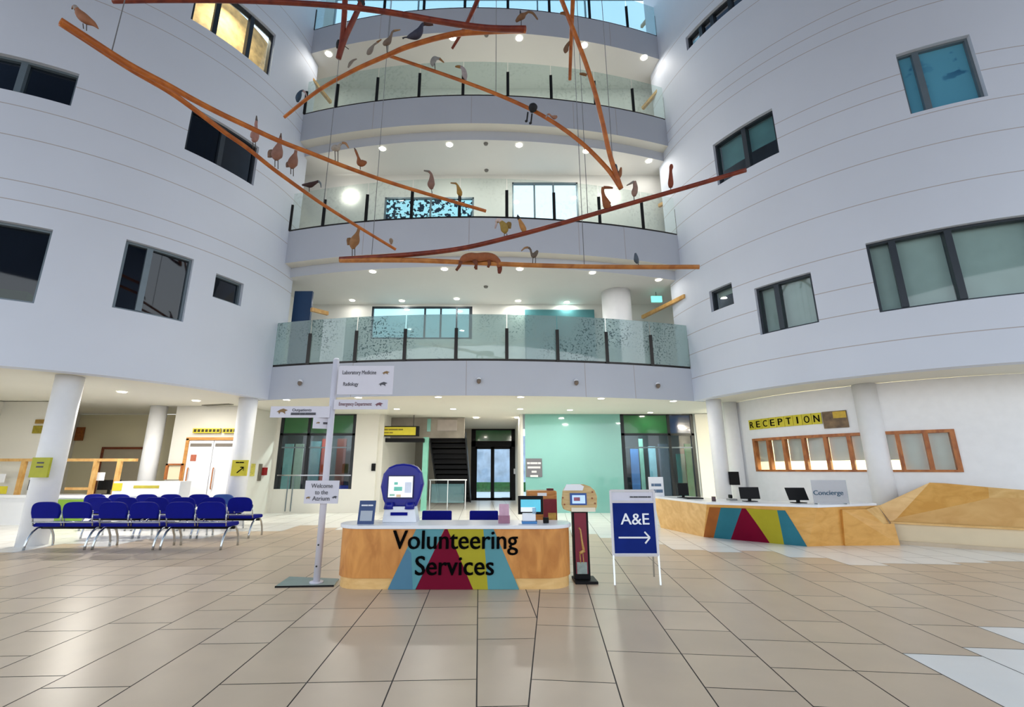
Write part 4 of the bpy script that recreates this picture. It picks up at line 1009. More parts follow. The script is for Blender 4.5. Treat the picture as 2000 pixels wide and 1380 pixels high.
MB().bb(X(973), X(996), yq - .012, yq + .06, TZ, TZ + .1).build('pocket', glass('pocket_plastic', (230, 200, 215), .2, (190, 150, 172), .06), root)
root = empty('dispenser', (X(1034), yq, TZ), 'small white dispenser with blue base on the volunteering desk', 'dispenser')
MB().bb(X(1019), X(1048), yq - .06, yq + .1, TZ, TZ + .03).build('base', mat('mid_blue_base', (64, 128, 186), .4, noise=.03), root, False, None, .005)
MB().bb(X(1020), X(1046), yq - .04, yq + .08, TZ + .03, TZ + .13).build('body', WHITEP, root, False, None, .012)
MB().bb(X(1040), X(1047), yq - .02, yq + .04, TZ + .13, TZ + .2).build('bottle', glass('pale_bottle', (200, 225, 240), .3, (190, 215, 235), .06), root)
o = MB().bb(X(1061), X(1072), yq + .02, yq + .06, TZ, TZ + .075).build('card_reader', BLACK, None, False, (X(1066), yq, TZ), .006); tag(o, 'small black card reader at the right end of the volunteering desk', 'card reader')

# orange timber cabinet behind the desk and tall donation kiosk
yb = 8.3; X = lambda px: at_y(px, 980, yb).x; Z = lambda py: at_y(1060, py, yb).z
root = empty('timber_cabinet', (X(1060), yb, 0), 'orange timber cabinet with maroon panel behind the desk monitor', 'cabinet')
MB().bb(X(1030), X(1088), yb, yb + .4, 0, Z(958)).build('body', wood('cabinet_orange', (176, 108, 44), (204, 140, 70)), root, False, None, .02)
MB().bb(X(1061), X(1087), yb - .01, yb, .45, Z(974)).build('maroon_panel', mat('cab_maroon', (120, 16, 36), .4, noise=.15, nscale=8), root)
MB().bb(X(1070), X(1086), yb - .016, yb - .01, .62, .78).build('ochre_picture', mat('ochre_picture', (190, 150, 70), .5, noise=.4, nscale=14), root)
MB().bb(X(1050), X(1068), yb - .01, yb, Z(968), Z(962)).build('label_plate', WHITEP, root)
MB().bb(X(1070), X(1083), yb + .1, yb + .2, Z(958), Z(954)).build('top_slot', mat('cab_dark', (96, 30, 30), .5, noise=.05), root)
yk = 6.92; X = lambda px: at_y(px, 975, yk).x; Z = lambda py: at_y(1132, py, yk).z
root = empty('donation_kiosk', (X(1134), yk, 0), 'tall donation kiosk with timber screen head on maroon giraffe post', 'kiosk')
MB().bb(X(1115), X(1157), yk - .16, yk + .2, 0, .035).build('base_plate', BLACK, root, False, None, .004)
MB().bb(X(1117), X(1147), yk, yk + .12, .035, Z(998)).build('post', BLACK, root)
MB().bb(X(1120), X(1143), yk - .008, yk, .1, Z(1001)).build('picture_panel', mat('post_maroon', (122, 0, 40), .35, noise=.1, nscale=5), root)
OCH = mat('giraffe_ochre', (204, 160, 92), .5, noise=.2, nscale=20)
gz = lambda py: at_y(1132, py, yk - .01).z
b = MB(); b.tube([(X(1136), yk - .012, gz(1078)), (X(1133), yk - .012, gz(1055)), (X(1131), yk - .012, gz(1034)), (X(1128), yk - .012, gz(1030))], [.02, .013, .01, .012], 8, 0, .3)
b.tube([(X(1136), yk - .012, gz(1075)), (X(1128), yk - .012, gz(1080))], [.022, .02], 8, 0, .3)
for px in (1128, 1134): b.tube([(X(px), yk - .012, gz(1080)), (X(px + 1), yk - .012, gz(1100))], .007, 6, 0, .4)
b.build('giraffe_motif', OCH, root, True)
MB().bb(X(1122), X(1141), yk - .014, yk - .008, .1, .25).build('card_panel', mat('pale_card', (150, 166, 160), .5, noise=.2, nscale=14), root)
hd = [(1098, 972), (1100, 958), (1106, 949), (1118, 945), (1140, 945), (1152, 949), (1161, 957), (1165, 968), (1164, 988), (1160, 998), (1114, 998), (1100, 994), (1097, 984)]
MB().extr([(X(a), yk - .06, Z(b_)) for a, b_ in hd][::-1], (0, .12, 0)).build('head', wood('head_ply', (196, 162, 104), (216, 186, 132)), root, False, None, .01)
MB().bb(X(1112), X(1144), yk - .075, yk - .06, Z(985), Z(962)).build('bezel', mat('blue_bezel', (30, 80, 150), .3, noise=.05), root)
MB().bb(X(1116), X(1141), yk - .08, yk - .075, Z(982), Z(966)).build('screen', mat('pale_blue_screen', (176, 204, 240), .2, noise=.05, emit=.5), root)
MB().bb(X(1119), X(1131), yk - .084, yk - .08, Z(977), Z(970)).build('screen_picture', mat('screen_rose', (160, 90, 110), .3, noise=.2, nscale=12), root)
MB().extr([(X(1100), yk - .07, Z(957)), (X(1137), yk - .07, Z(957)), (X(1140), yk - .07, Z(949)), (X(1133), yk - .07, Z(945)), (X(1106), yk - .07, Z(945))], (0, .01, 0)).build('top_plate', WHITEP, root)
MB().bb(X(1114), X(1160), yk - .08, yk - .06, Z(998), Z(990)).build('lower_plate', mat('cream_plate', (236, 228, 206), .5, noise=.03), root)
for a, b_ in ((1156, 960), (1155, 972), (1160, 982), (1098, 971), (1101, 984)): MB().tube([(X(a), yk - .075, Z(b_)), (X(a), yk - .06, Z(b_))], .012, 8).build('stud', mat('stud_brown', (150, 84, 50), .5, noise=.05), root)

# ------------------------------------------------------------------ A&E board
yf = 6.72
X = lambda px: at_y(px, 1020, yf).x
root = empty('a_frame_sign', (1.82, 6.8, 0), 'white A-frame sign with navy A&E arrow poster right of the desk', 'sign')
bl, br = at_z(1197, 1138, 0), at_z(1293, 1144, 0)
tl, tr = Vector((1.5, 6.95, 1.2)), Vector((2.06, 6.95, 1.2))
tl.x = at_y(1192, 962, 6.95).x; tr.x = at_y(1277, 962, 6.95).x
def fp(u, v, e=0.0):     # u across, v up the leaning front
    a = Vector((bl.x, 6.72, 0)).lerp(Vector((br.x, 6.72, 0)), u); b_ = tl.lerp(tr, u); return a.lerp(b_, v) + Vector((0, -e, 0))
fr = MB(); v0 = .30
for (u0, w0, u1, w1) in ((0, v0, 0, 1), (1, v0, 1, 1)): fr.bar(fp(u0, w0), fp(u1, w1), .03, .025)
for v in (v0, .875, 1.0): fr.bar(fp(0, v), fp(1, v), .025, .03)
fr.build('frame', mat('pale_alu', (206, 202, 204), .35, metal=.2, noise=.02), root)
MB().extr([fp(0, v0), fp(1, v0), fp(1, .875), fp(0, .875)], (0, .012, 0)).build('backing_panel', WHITEP, root)
MB().extr([fp(.035, v0 + .02, .006), fp(.965, v0 + .02, .006), fp(.965, .86, .006), fp(.035, .86, .006)], (0, .004, 0)).build('poster', mat('navy_poster_print', (22, 42, 118), .7, noise=.12, nscale=4, spec=.08), root)
MB().extr([fp(.02, .885), fp(.98, .885), fp(.98, .985), fp(.02, .985)], (0, .012, 0)).build('header_panel', SIGNW, root)
xd = (fp(1, .6) - fp(0, .6)).normalized(); yd = (fp(.5, .9) - fp(.5, .3)).normalized()
t = MB(); text(t, 'A&E', fp(.52, .625, .012), .215, xd, yd, .004, 0, .40, .012)
A, B = fp(.13, .485, .012), fp(.83, .485, .012)
t.bar(A, B, .004, .022); t.bar(B, B - xd * .07 + yd * .075, .004, .022); t.bar(B, B - xd * .07 - yd * .075, .004, .022)
t.build('lettering', WHITEP, root)
t = MB(); words_bar(t, fp(.68, .92, .004), xd, yd, .3, .02, [2, 3, 6, 2]); t.build('header_print', GREYINK, root)
for u in (.0, 1.0): MB().bar(fp(u, 0), fp(u, v0), .022, .022).build('leg', CHROME, root)
for u in (.02, .93):
    a = tl.lerp(tr, u); MB().bar((a.x, 6.98, 1.17), (a.x + .04, 7.22, 0), .022, .022).build('rear_leg', CHROME, root)

# ------------------------------------------------------------------ concierge counter and sculpted bench
B0, B1, B2, B3, B4 = (4.21, 12.97), (4.62, 11.25), (6.12, 9.9), (6.67, 10.25), (8.0, 10.2)
T0, T1, T2, T4 = (4.08, 13.0), (4.5, 10.62), (6.36, 9.74), (8.0, 10.32)
CZ = .75
root = empty('concierge_counter', (5.8, 11, 0), 'long oak concierge counter with white top and triangle panels at right', 'counter')
topo = [T0, T1, T2, T4, (8.0, 10.75), (6.8, 10.6), (5.5, 11.4), (5.0, 13.0)]
MB().prism(topo, CZ, CZ + .05).build('worktop', WHITEP, root, False, None, .006)
def fq(a, b, c, d): return [(a[0], a[1], 0.0), (b[0], b[1], 0.0), (d[0], d[1], CZ), (c[0], c[1], CZ)]
in_ = (0.05, 0.1, 0)
def patch(name, f, m, off, nu=6, nv=6):
    bb = MB()
    for i in range(nu):
        for j in range(nv):
            q = [f(i / nu, j / nv), f((i + 1) / nu, j / nv), f((i + 1) / nu, (j + 1) / nv), f(i / nu, (j + 1) / nv)]
            bb.face(q); bb.face([p + off for p in q][::-1])
    for E in ([(i / nu, 0) for i in range(nu + 1)], [(1, j / nv) for j in range(nv + 1)], [(1 - i / nu, 1) for i in range(nu + 1)], [(0, 1 - j / nv) for j in range(nv + 1)]):
        for p, q in zip(E, E[1:]): bb.face([f(*q), f(*p), f(*p) + off, f(*q) + off])
    return bb.build(name, m, root)
def bil(a, b, c, d):
    a, b, c, d = (Vector(p) for p in (a, b, c, d))
    return lambda u, v: a.lerp(b, u).lerp(c.lerp(d, u), v)
def face_of(a, b, c, d, m, name):
    patch(name, bil((*a, 0), (*b, 0), (*c, CZ), (*d, CZ)), m, Vector((.06, .12, 0)))
face_of(B0, B1, T0, T1, OAKL, 'front_panel')
face_of(B1, B2, T1, T2, OAKD, 'front_panel')
face_of(B2, B4, T2, T4, OAKD, 'front_panel')
base_f = bil((*B1, 0), (*B2, 0), (*T1, CZ), (*T2, CZ))
def cpanel(pts, m, name):
    (u0, v0), (u1, v1), (u2, v2), (u3, v3) = pts
    f = lambda s_, t_: base_f((u0 + (u1 - u0) * s_) * (1 - t_) + (u3 + (u2 - u3) * s_) * t_, (v0 + (v1 - v0) * s_) * (1 - t_) + (v3 + (v2 - v3) * s_) * t_) + Vector((-.55, -.83, .1)) * .008
    patch(name, f, m, Vector((.003, .005, 0)))
cpanel([(.0, .0), (.11, .0), (.14, .92), (.03, .92)], mat('rust_oak', (158, 92, 40), .45, noise=.12, nscale=3, spec=.2), 'rust_panel')
cpanel([(.11, 0), (.29, 0), (.34, .92), (.14, .92)], TEALD, 'teal_panel')
cpanel([(.29, 0), (.67, 0), (.375, .92), (.34, .92)], MAROON, 'maroon_panel')
cpanel([(.67, 0), (.80, 0), (.66, .9), (.375, .92)], LIME, 'mustard_panel')
cpanel([(.80, 0), (1.0, 0), (.73, .9), (.66, .9)], TEALD, 'teal_panel')
# monitors on the counter
def counter_monitor(px0, px1, py0, py1, y, lab, lean=0.0):
    a, b = at_y(px0, py1, y), at_y(px1, py1, y); zt = at_y(px0, py0, y).z; xm = (a.x + b.x) / 2; zb = CZ + .05
    root = empty('monitor', (xm, y, zb), lab, 'monitor', 'counter monitors')
    MB().extr([(a.x, y, zb + .06), (b.x, y, zb + .06), (b.x - lean, y + .03, zt), (a.x - lean, y + .03, zt)], (0, .035, 0)).build('screen', BLACK, root, False, None, .006)
    MB().bb(xm - .13, xm + .13, y - .04, y + .14, zb, zb + .015).bb(xm - .03, xm + .03, y + .04, y + .08, zb, zb + .2).build('stand', BLACK, root)
counter_monitor(1448, 1486, 951, 978, 10.75, 'black monitor on the counter, in front of the corner column')
counter_monitor(1544, 1582, 952, 984, 10.3, 'black monitor on the counter, left of the Concierge screen', .05)
counter_monitor(1326, 1346, 943, 966, 12.2, 'black monitor at the far left end of the counter')
o = MB().bb(4.5, 4.9, 11.7, 11.95, CZ + .05, CZ + .08).build('keyboard', BLACK, None, False, (4.7, 11.8, CZ + .05), .004); tag(o, 'black keyboard on the left part of the concierge counter', 'keyboard')
y = 11.2; q = at_y(1428, 963, y)
root = empty('desk_phone', (q.x, y, CZ + .05), 'small black desk phone on the concierge counter left of the monitors', 'phone')
MB().bb(q.x - .09, q.x + .09, y - .08, y + .08, CZ + .05, CZ + .09).build('base', mat('phone_grey', (150, 150, 148), .5, noise=.03), root); MB().bb(q.x - .06, q.x - .01, y - .08, y + .05, CZ + .1, CZ + .18).build('handset', BLACK, root, False, None, .015)
q = at_y(1394, 974, 10.95); o = MB().cyl((q.x, 10.95), .045, CZ + .05, CZ + .15, 14).build('pen_pot', mat('pot_brown', (86, 66, 70), .5, noise=.2), None, True, (q.x, 10.95, CZ + .05)); tag(o, 'small dark pen pot on the concierge counter edge', 'pot')
q = at_y(1432, 935, 12.5)
# black bracket on the far column
c2 = at_z(1393, 781, SOFF); q = at_y(1433, 935, c2.y - .2)
o = MB().bb(q.x - .12, q.x + .12, c2.y - .3, c2.y - .1, q.z - .16, q.z + .2).build('wall_speaker', BLACK, None, False, (q.x, c2.y - .2, q.z), .01); tag(o, 'black box fixed by the right corner column', 'speaker')
# white sign standing at the left end of the counter
y = 12.7; a = px_rect(1266, 931, 1298, 970, y)
root = empty('desk_sign', ((a[0] + a[1]) / 2, y, CZ + .05), 'white upright sign with blue print at the left end of the counter', 'sign')
MB().bb(a[0], a[1], y, y + .02, CZ + .05, a[3]).build('panel', WHITEP, root)
b = MB(); words_bar(b, ((a[0] + a[1]) / 2, y - .003, a[3] - .24), (1, 0, 0), (0, 0, 1), .26, .07, [2, 5]); words_bar(b, ((a[0] + a[1]) / 2, y - .003, a[3] - .4), (1, 0, 0), (0, 0, 1), .32, .08, [3, 4]); b.build('print', mat('steel_blue_ink', (90, 116, 146), .5, noise=0), root)
# concierge glass screen
y = 9.98; a = px_rect(1584, 940, 1660, 986, y)
root = empty('counter_screen', ((a[0] + a[1]) / 2, y, CZ + .05), 'clear screen lettered Concierge on the counter beside the column', 'screen')
MB().bb(a[0], a[1], y, y + .012, CZ + .05, a[3] + .03).build('panel', glass('grey_screen', (234, 236, 240), .14, (206, 206, 214), .02), root)
t = MB(); p0, p1 = at_y(1589, 966, y), at_y(1647, 966, y); text(t, 'Concierge', ((p0.x + p1.x) / 2, y - .006, p0.z), .13, (1, 0, 0), (0, 0, 1), .004, 0, p1.x - p0.x, .02); t.build('lettering', mat('teal_blue_ink', (24, 74, 100), .5, noise=0), root)
for x in (a[0] + .06, a[1] - .06): MB().bb(x - .02, x + .02, y - .04, y + .06, CZ + .05, CZ + .07).build('foot', CHROME, root)

# faceted timber bench
root = empty('faceted_bench', (9.2, 9.8, 0), 'cream bench with faceted oak back, at the right end of the counter', 'bench')
S0, S1 = Vector((8.2, 10.2, 0)), Vector((10.9, 8.27, 0)); dv = (S1 - S0).normalized(); nv = Vector((-dv.y, dv.x, 0))
sz = .40
def bp(s, d, z): return S0 + dv * s + nv * d + Vector((0, 0, z))
Ln = (S1 - S0).length
MB().extr([bp(0, .02, .07), bp(Ln, .02, .07), bp(Ln, .02, sz), bp(0, .02, sz)], nv * .2).build('front_board', BENCHW, root)
MB().extr([bp(0, -.02, 0), bp(Ln, -.02, 0), bp(Ln, -.02, .07), bp(0, -.02, .07)], nv * .2).build('kick_board', mat('kick_cream', (202, 184, 158), .5, noise=.04), root)
MB().extr([bp(-.06, -.03, sz), bp(Ln, -.03, sz), bp(Ln, .26, sz), bp(-.06, .26, sz)], Vector((0, 0, .035))).build('seat_board', OAKL, root)
def pp(x, y, s, d):   # a facet corner: pixel on the vertical plane running along the bench, d behind its front
    r = ray(x, y); n = nv; t = ((S0 + nv * d) - O).dot(n) / r.dot(n); return O + r * t
V = {'a': pp(1720, 986, 0, .22), 'b': pp(1738, 1021, 0, .2), 'c': pp(1752, 1011, 0, .3), 'd': pp(1816, 942, 0, .75), 'e': pp(1846, 943, 0, .85), 'f': pp(1930, 951, 0, .8), 'g': pp(1932, 972, 0, .65), 'h': pp(1905, 979, 0, .6),
     'i': pp(2030, 972, 0, .7), 'j': pp(2030, 1041, 0, .4), 'k': pp(2020, 958, 0, .8)}
def facet(keys, m, nm='back_facet'):
    b = MB(); P = [V[k] for k in keys]; b.face(P); b.face([p + nv * .06 for p in P][::-1])
    for i in range(len(P)):
        j = (i + 1) % len(P); b.face([P[j], P[i], P[i] + nv * .06, P[j] + nv * .06])
    b.build(nm, m, root)
facet('abcd', OAKL); facet('cdefgh', OAKD); facet('bchgij', wood('oak_mid_facet', (214, 166, 100), (228, 184, 118), (1, 2, 2))); facet('fkig', OAKL)
V['p'] = Vector((8.03, 10.34, .75)); V['q'] = Vector((8.08, 10.14, .44))
facet('pabq', OAKL)
E0 = [at_y(1600, 995, 9.86), at_y(1666, 994, 9.95), at_y(1690, 1022, 10.05), at_y(1757, 1024, 10.15)]
MB().extr([(6.95, 9.99, 0), (8.12, 10.06, 0), (8.1, 10.08, .41), (7.85, 10.04, .41), (7.5, 9.98, .7), (6.95, 9.9, .7)], (0, .06, 0)).build('end_panel', OAKD, root)
MB().face([(7.5, 9.98, .7), (7.85, 10.04, .41), (8.1, 10.2, .41), (8.0, 10.3, .75)]).build('end_slope', OAKL, root)

# RECEPTION lettering on the curved wall
root = empty('reception_sign', drum_pt(RW, -152, 2.6, .01), 'yellow strip sign reading RECEPTION above the timber windows', 'sign')
s = 'RECEPTION'; a0, a1 = -166.0, -144.6
for i, ch in enumerate(s):
    p, q = a0 + (a1 - a0) * i / 9, a0 + (a1 - a0) * (i + 1) / 9
    z0 = 2.62 + .01 * i / 9; 
    b = MB(); rseg(b, p + .05, q - .05, z0, z0 + .28, .03, .005); tl_ = b.build('letter_tile', YELLOW, root)
    am = math.radians((p + q) / 2); tdir = Vector((-math.sin(am), math.cos(am), 0)); c = drum_pt(RW, (p + q) / 2, z0 + .05, .035)
    t = MB(); text(t, ch, c, .26, tdir, (0, 0, 1), .004, 0, .13 if ch not in 'I' else .03, .012); t.build('letter', INK, tl_)
b = MB(); rseg(b, -144.4, -139.0, 2.5, 2.92, .03, .005); b.build('picture_tile', mat('picture_print', (120, 96, 66), .5, noise=.6, nscale=5), root)
b = MB(); rseg(b, -142.0, -139.2, 2.74, 2.9, .036, .03); b.build('picture_patch', mat('picture_yellow', (206, 170, 50), .5, noise=.2, nscale=9), root)
# small fittings on the reception wall
for px, py, lab in ((1788, 948, 'small grey socket plate on the reception wall left of the bench'), (1917, 938, 'slim pale switch plate on the reception wall above the bench')):
    pass

# ------------------------------------------------------------------ hanging sculpture
NEED = {}
def spline(P, n=8):
    out = []; k = len(P)
    for i in range(k - 1):
        p0, p1, p2, p3 = P[max(0, i - 1)], P[i], P[i + 1], P[min(k - 1, i + 2)]
        for s in range(n):
            t = s / n
            out.append(tuple(.5 * (2 * b + (c - a) * t + (2 * a - 5 * b + 4 * c - d) * t * t + (3 * b - a - 3 * c + d) * t ** 3) for a, b, c, d in zip(p0, p1, p2, p3)))
    out.append(tuple(P[-1])); return out
def perch(label, joint_r, needles, group='wooden pine needle perches'):
    """needles: list of (key, [(px, py)...], depth at first, depth at last, tip radius, material)"""
    f = needles[0]; loc = at_d(f[1][0][0], f[1][0][1], f[2])
    root = empty('hanging_perch', loc, label, 'hanging perch', group)
    for key, pts, d0, d1, rt, m in needles:
        L = [0]
        for a, b in zip(pts, pts[1:]): L.append(L[-1] + math.hypot(b[0] - a[0], b[1] - a[1]))
        P3 = [(x, y, d0 + (d1 - d0) * l / L[-1]) for (x, y), l in zip(pts, L)]
        S = spline(P3); n = len(S)
        NEED[key] = S
        W = [at_d(*q) for q in S]; R = [joint_r + (rt - joint_r) * i / (n - 1) for i in range(n)]
        MB().tube(W, R, 10).build('needle', m, root, True)
    return root
perch('long forked orange perch running from top left to the centre', .055, [
    ('A1', [(118, 41), (165, 71), (250, 125), (325, 165), (375, 193), (425, 219), (480, 245), (545, 275), (610, 300), (676, 326), (780, 362), (949, 412)], 6.6, 9.6, .034, PINE),
    ('A2', [(118, 44), (165, 75), (250, 131), (325, 175), (375, 210), (437, 257), (480, 287), (534, 330), (589, 370), (632, 400), (697, 441), (773, 487)], 6.6, 10.2, .032, PINE)])
perch('dark red forked perch across the top centre, thick end at right', .064, [
    ('B1', [(1027, 57), (950, 55), (860, 42), (760, 24), (640, 10), (480, 2), (330, 1), (220, 3)], 9.2, 8.4, .036, PINER),
    ('B2', [(1027, 58), (950, 61), (880, 68), (800, 90), (757, 108), (690, 138), (620, 178), (555, 229)], 9.2, 10.6, .034, PINE)])
perch('forked orange perch whose ends meet right of centre under a dark headed bird', .047, [
    ('D1', [(1213, 368), (1185, 328), (1130, 274), (1060, 226), (980, 188), (880, 150), (760, 109)], 9.0, 10.25, .034, PINE),
    ('D2', [(1213, 368), (1192, 305), (1177, 240), (1162, 180), (1140, 112), (1097, 0), (1075, -55)], 9.0, 9.2, .042, PINE)])
perch('wide forked perch low in the middle, dark red upper branch', .056, [
    ('E1', [(664, 506), (800, 497), (900, 485), (1000, 462), (1100, 435), (1200, 406), (1330, 369), (1457, 332)], 10.2, 8.6, .042, PINER),
    ('E2', [(664, 508), (800, 508), (930, 513), (1050, 518), (1200, 521), (1366, 521)], 10.2, 8.6, .042, PINEL)])
perch('short forked red perch hanging point down at the top left of centre', .058, [
    ('F1', [(661, 114), (668, 80), (672, 40), (674, 0), (676, -40)], 10.0, 10.0, .06, PINER),
    ('F2', [(661, 114), (675, 72), (697, 24), (712, -12), (722, -40)], 10.0, 10.0, .06, PINER)])
perch('thin dark tip crossing the top centre perch', .028, [('G1', [(883, 95), (905, 58), (922, 24), (938, -12), (950, -40)], 10.4, 9.6, .06, PINER)])
perch('thin straight brown tip hanging point down at the top right', .035, [('H1', [(1113, 156), (1115, 90), (1118, 20), (1121, -45)], 10.4, 10.4, .055, PINE)])

def need_d(key, x, y):
    return min(NEED[key], key=lambda q: (q[0] - x) ** 2 + (q[1] - y) ** 2)
ROOFZ = 22.0
def cable(key, px, py, lab, r=.007):
    q = need_d(key, px, py); p = at_d(*q)
    o = MB().cyl((p.x, p.y), r, p.z, ROOFZ, 8).build('cable', mat('steel_cable', (120, 124, 130), .4, metal=.5, noise=.02), None, True, tuple(p)); tag(o, lab, 'cable', 'suspension cables')
cable('A1', 229, 97, 'thin cable holding the top left end of the forked perch')
cable('A2', 633, 392, 'thin cable rising from the lower left branch')
cable('D1', 968, 180, 'thin cable rising from the middle of the perch at centre')
cable('E2', 1134, 521, 'thin cable rising from the lowest pale branch')
cable('E1', 1150, 421, 'thin cable rising from the dark red branch right of centre')
cable('D1', 1200, 345, 'thin cable at the meeting point right of centre')
cable('E1', 724, 503, 'thin cable at the left end of the wide low perch')
cable('B2', 757, 108, 'thin cable above the fork below the dark blue bird')

BC_ = {}
def bm(c, n=.14): 
    k = 'bird_%d_%d_%d' % c; return mat(k, c, .7, noise=n, nscale=14)
def bird(key, label, body, col, feet=None, beak=None, bcol=(150, 110, 60), legs=None, lcol=(70, 66, 62), name='bird_sculpture', cat='bird sculpture', tail=None, tcol=None, head=None, hcol=None, dz=0.0, lw_=.8):
    fx, fy = feet if feet else (body[0][0], body[0][1])
    d = need_d(key, fx, fy)[2] + dz; root = empty(name, at_d(fx, fy, d), label, cat, 'creatures on the perches')
    k = d / F
    def tube(pts, m, nm, n=12, sq=.85):
        S = spline([tuple(p) for p in pts], 5) if len(pts) > 2 else pts
        W = [at_d(x, y, d) for x, y, r in S]; R = [max(.15, r) * k for x, y, r in S]
        MB().tube(W, R, n, 0, sq).build(nm, m, root, True)
    tube(body, bm(col), 'body')
    if beak: tube(beak, bm(bcol), 'beak', 8)
    if tail: tube(tail, bm(tcol or col), 'tail', 8, .5)
    if head: tube(head, bm(hcol or col), 'head', 10)
    for L in legs or []:
        tube([(L[0][0], L[0][1], lw_), (L[1][0], L[1][1], lw_)], bm(lcol), 'leg', 6)
    return root
RB, OB, GY, DB, WH = (138, 92, 74), (164, 108, 54), (140, 132, 124), (52, 62, 78), (196, 176, 164)
bird('A1', 'plump brown bird at the top left end of the forked perch', [(192, 56, 1), (182, 46, 5), (168, 38, 9), (157, 28, 8.5), (151, 19, 4.5), (146, 14, 4), (142, 13, 2)], (150, 98, 66), (166, 57), [(143, 13, 2.2), (140, 18, 1)], (120, 100, 84), [((162, 46), (163, 56)), ((169, 47), (169, 60))], head=[(150, 19, 4.6), (147, 14, 4.6), (143, 13, 2.5)], hcol=(150, 140, 134))
bird('B2', 'slim grey bird low on the left sloping branch', [(680, 132, 1.5), (684, 124, 3), (690, 118, 2), (697, 115, 1)], GY, (682, 134))
bird('B2', 'grey long necked bird just left of the fork at top', [(717, 106, 2), (721, 102, 5), (725, 96, 4.5), (730, 88, 2), (737, 83, 2)], GY, (722, 112), [(736, 83, 2.2), (745, 77, 1)], (140, 100, 60))
bird('B2', 'brown bird with long raised neck right of the fork at top', [(748, 87, 2), (752, 85, 5), (758, 81, 6), (763, 72, 3), (766, 63, 2), (770, 60, 2.2)], (122, 106, 92), (756, 104), [(770, 60, 2.2), (782, 58, 1)], (150, 116, 74), [((755, 87), (756, 104))])
bird('B2', 'dark blue bird with maroon belly and flat bill on the top centre branch', [(795, 73, 2), (803, 71, 6), (813, 68, 9), (820, 60, 7), (824, 50, 3.5), (827, 47, 4)], (56, 58, 76), (812, 83), [(827, 46, 3.6), (838, 48, 2.8), (846, 48, 2)], (70, 40, 30), None, tail=[(797, 73, 2), (791, 73, 1.6), (786, 75, 2.2)], tcol=(50, 52, 60))
bird('D1', 'grey bird with drooping orange beak on the centre branch, facing right', [(845, 130, 1.5), (845, 122, 5), (849, 115, 5), (855, 114, 2.5), (859, 115, 2.5)], (146, 150, 150), (850, 138), [(859, 115, 2.6), (867, 122, 1.2)], (150, 110, 66), [((849, 124), (850, 138))])
bird('D1', 'lilac grey bird with brown beak on the centre branch, facing left', [(910, 156, 1.5), (908, 148, 5), (906, 138, 4.6), (902, 132, 3), (899, 131, 3)], (160, 152, 154), (905, 160), [(900, 131, 3), (894, 130, 2.6), (889, 130, 1.2)], (150, 110, 56), [((905, 152), (905, 162))])
bird('B1', 'brown bird with spread tail at the thick end of the top centre perch', [(1008, 42, 2.4), (1014, 36, 5), (1021, 31, 6), (1026, 27, 3), (1032, 23, 2)], (120, 84, 56), (1018, 50), [(1032, 23, 2.2), (1041, 26, 2.4), (1050, 38, 1.6)], (120, 92, 66), [((1018, 38), (1018, 50))], tail=[(1017, 30, 2.4), (1016, 20, 1)], tcol=(58, 62, 74))
bird('F2', 'black bird cut by the top edge left of centre', [(712, 9, 2), (708, 6, 6), (704, 1, 6), (703, -8, 4), (708, -16, 3)], (40, 44, 50), (705, 12))
bird('F1', 'small black bird clinging to the red forked point', [(659, 94, 2.4), (660, 87, 3.6), (661, 81, 3), (662, 78, 2)], (36, 38, 42), (665, 96), None, legs=[((668, 86), (681, 96))])
bird('B2', 'navy bird with arched pink neck near the left branch end', [(581, 199, 2), (582, 192, 5), (585, 184, 4.6), (588, 178, 2), (593, 177, 2)], (46, 70, 92), (584, 204), [(592, 177, 2), (597, 182, 1.4), (599, 190, 1)], (176, 150, 150))
bird('D1', 'round black creature with dangling legs sitting on the centre branch', [(1038, 219, 3), (1040, 213, 8), (1042, 206, 8), (1043, 202, 3)], (16, 18, 22), (1037, 220), None, legs=[((1031, 219), (1029, 236)), ((1039, 222), (1037, 240))], lcol=(18, 20, 24), dz=-.12, lw_=1.7)
blk = [o for o in bpy.data.objects if o.name.startswith('bird_sculpture') and 'round black' in o.get('label', '')][0]
d_ = need_d('D1', 1037, 220)[2] - .12
for x_, y_ in ((1028, 237), (1036, 241)): MB().tube([at_d(x_ - 2.5, y_, d_), at_d(x_, y_ - .6, d_), at_d(x_ + 2, y_ - 2, d_)], [1.6 * d_ / F, 2.6 * d_ / F, 1.8 * d_ / F], 10).build('foot', bm((18, 20, 24)), blk, True)
bird('D1', 'tiny brown bird with looped white neck right of the black creature', [(1088, 227, 2), (1083, 229, 4), (1077, 227, 2), (1073, 223, 1.6), (1069, 224, 1.8)], (160, 118, 96), (1078, 238), [(1069, 224, 1.8), (1066, 230, 1)], (150, 150, 156))
bird('D2', 'short brown stub bird high on the right upright branch', [(1108, 30, 2.6), (1102, 26, 3.2), (1094, 26, 2)], (128, 84, 44), (1106, 28))
bird('H1', 'small round brown bird on the straight hanging tip', [(1104, 103, 2), (1105, 98, 5), (1107, 91, 4), (1112, 82, 2), (1118, 76, 1.4)], (122, 92, 68), (1112, 99))
bird('D2', 'short brown stub bird in the middle of the right upright branch', [(1146, 147, 2.4), (1140, 145, 3), (1132, 144, 1.8)], (128, 88, 50), (1146, 146))
bird('A2', 'pinkish bird half hidden by the upper left branch', [(492, 272, 2), (496, 272, 7), (498, 262, 8), (500, 250, 3.4), (500, 242, 3), (501, 236, 2.4)], (158, 116, 106), (494, 292), [(501, 236, 2.6), (501, 226, 1)], (90, 84, 80), [((494, 278), (494, 292)), ((499, 278), (499, 296))])
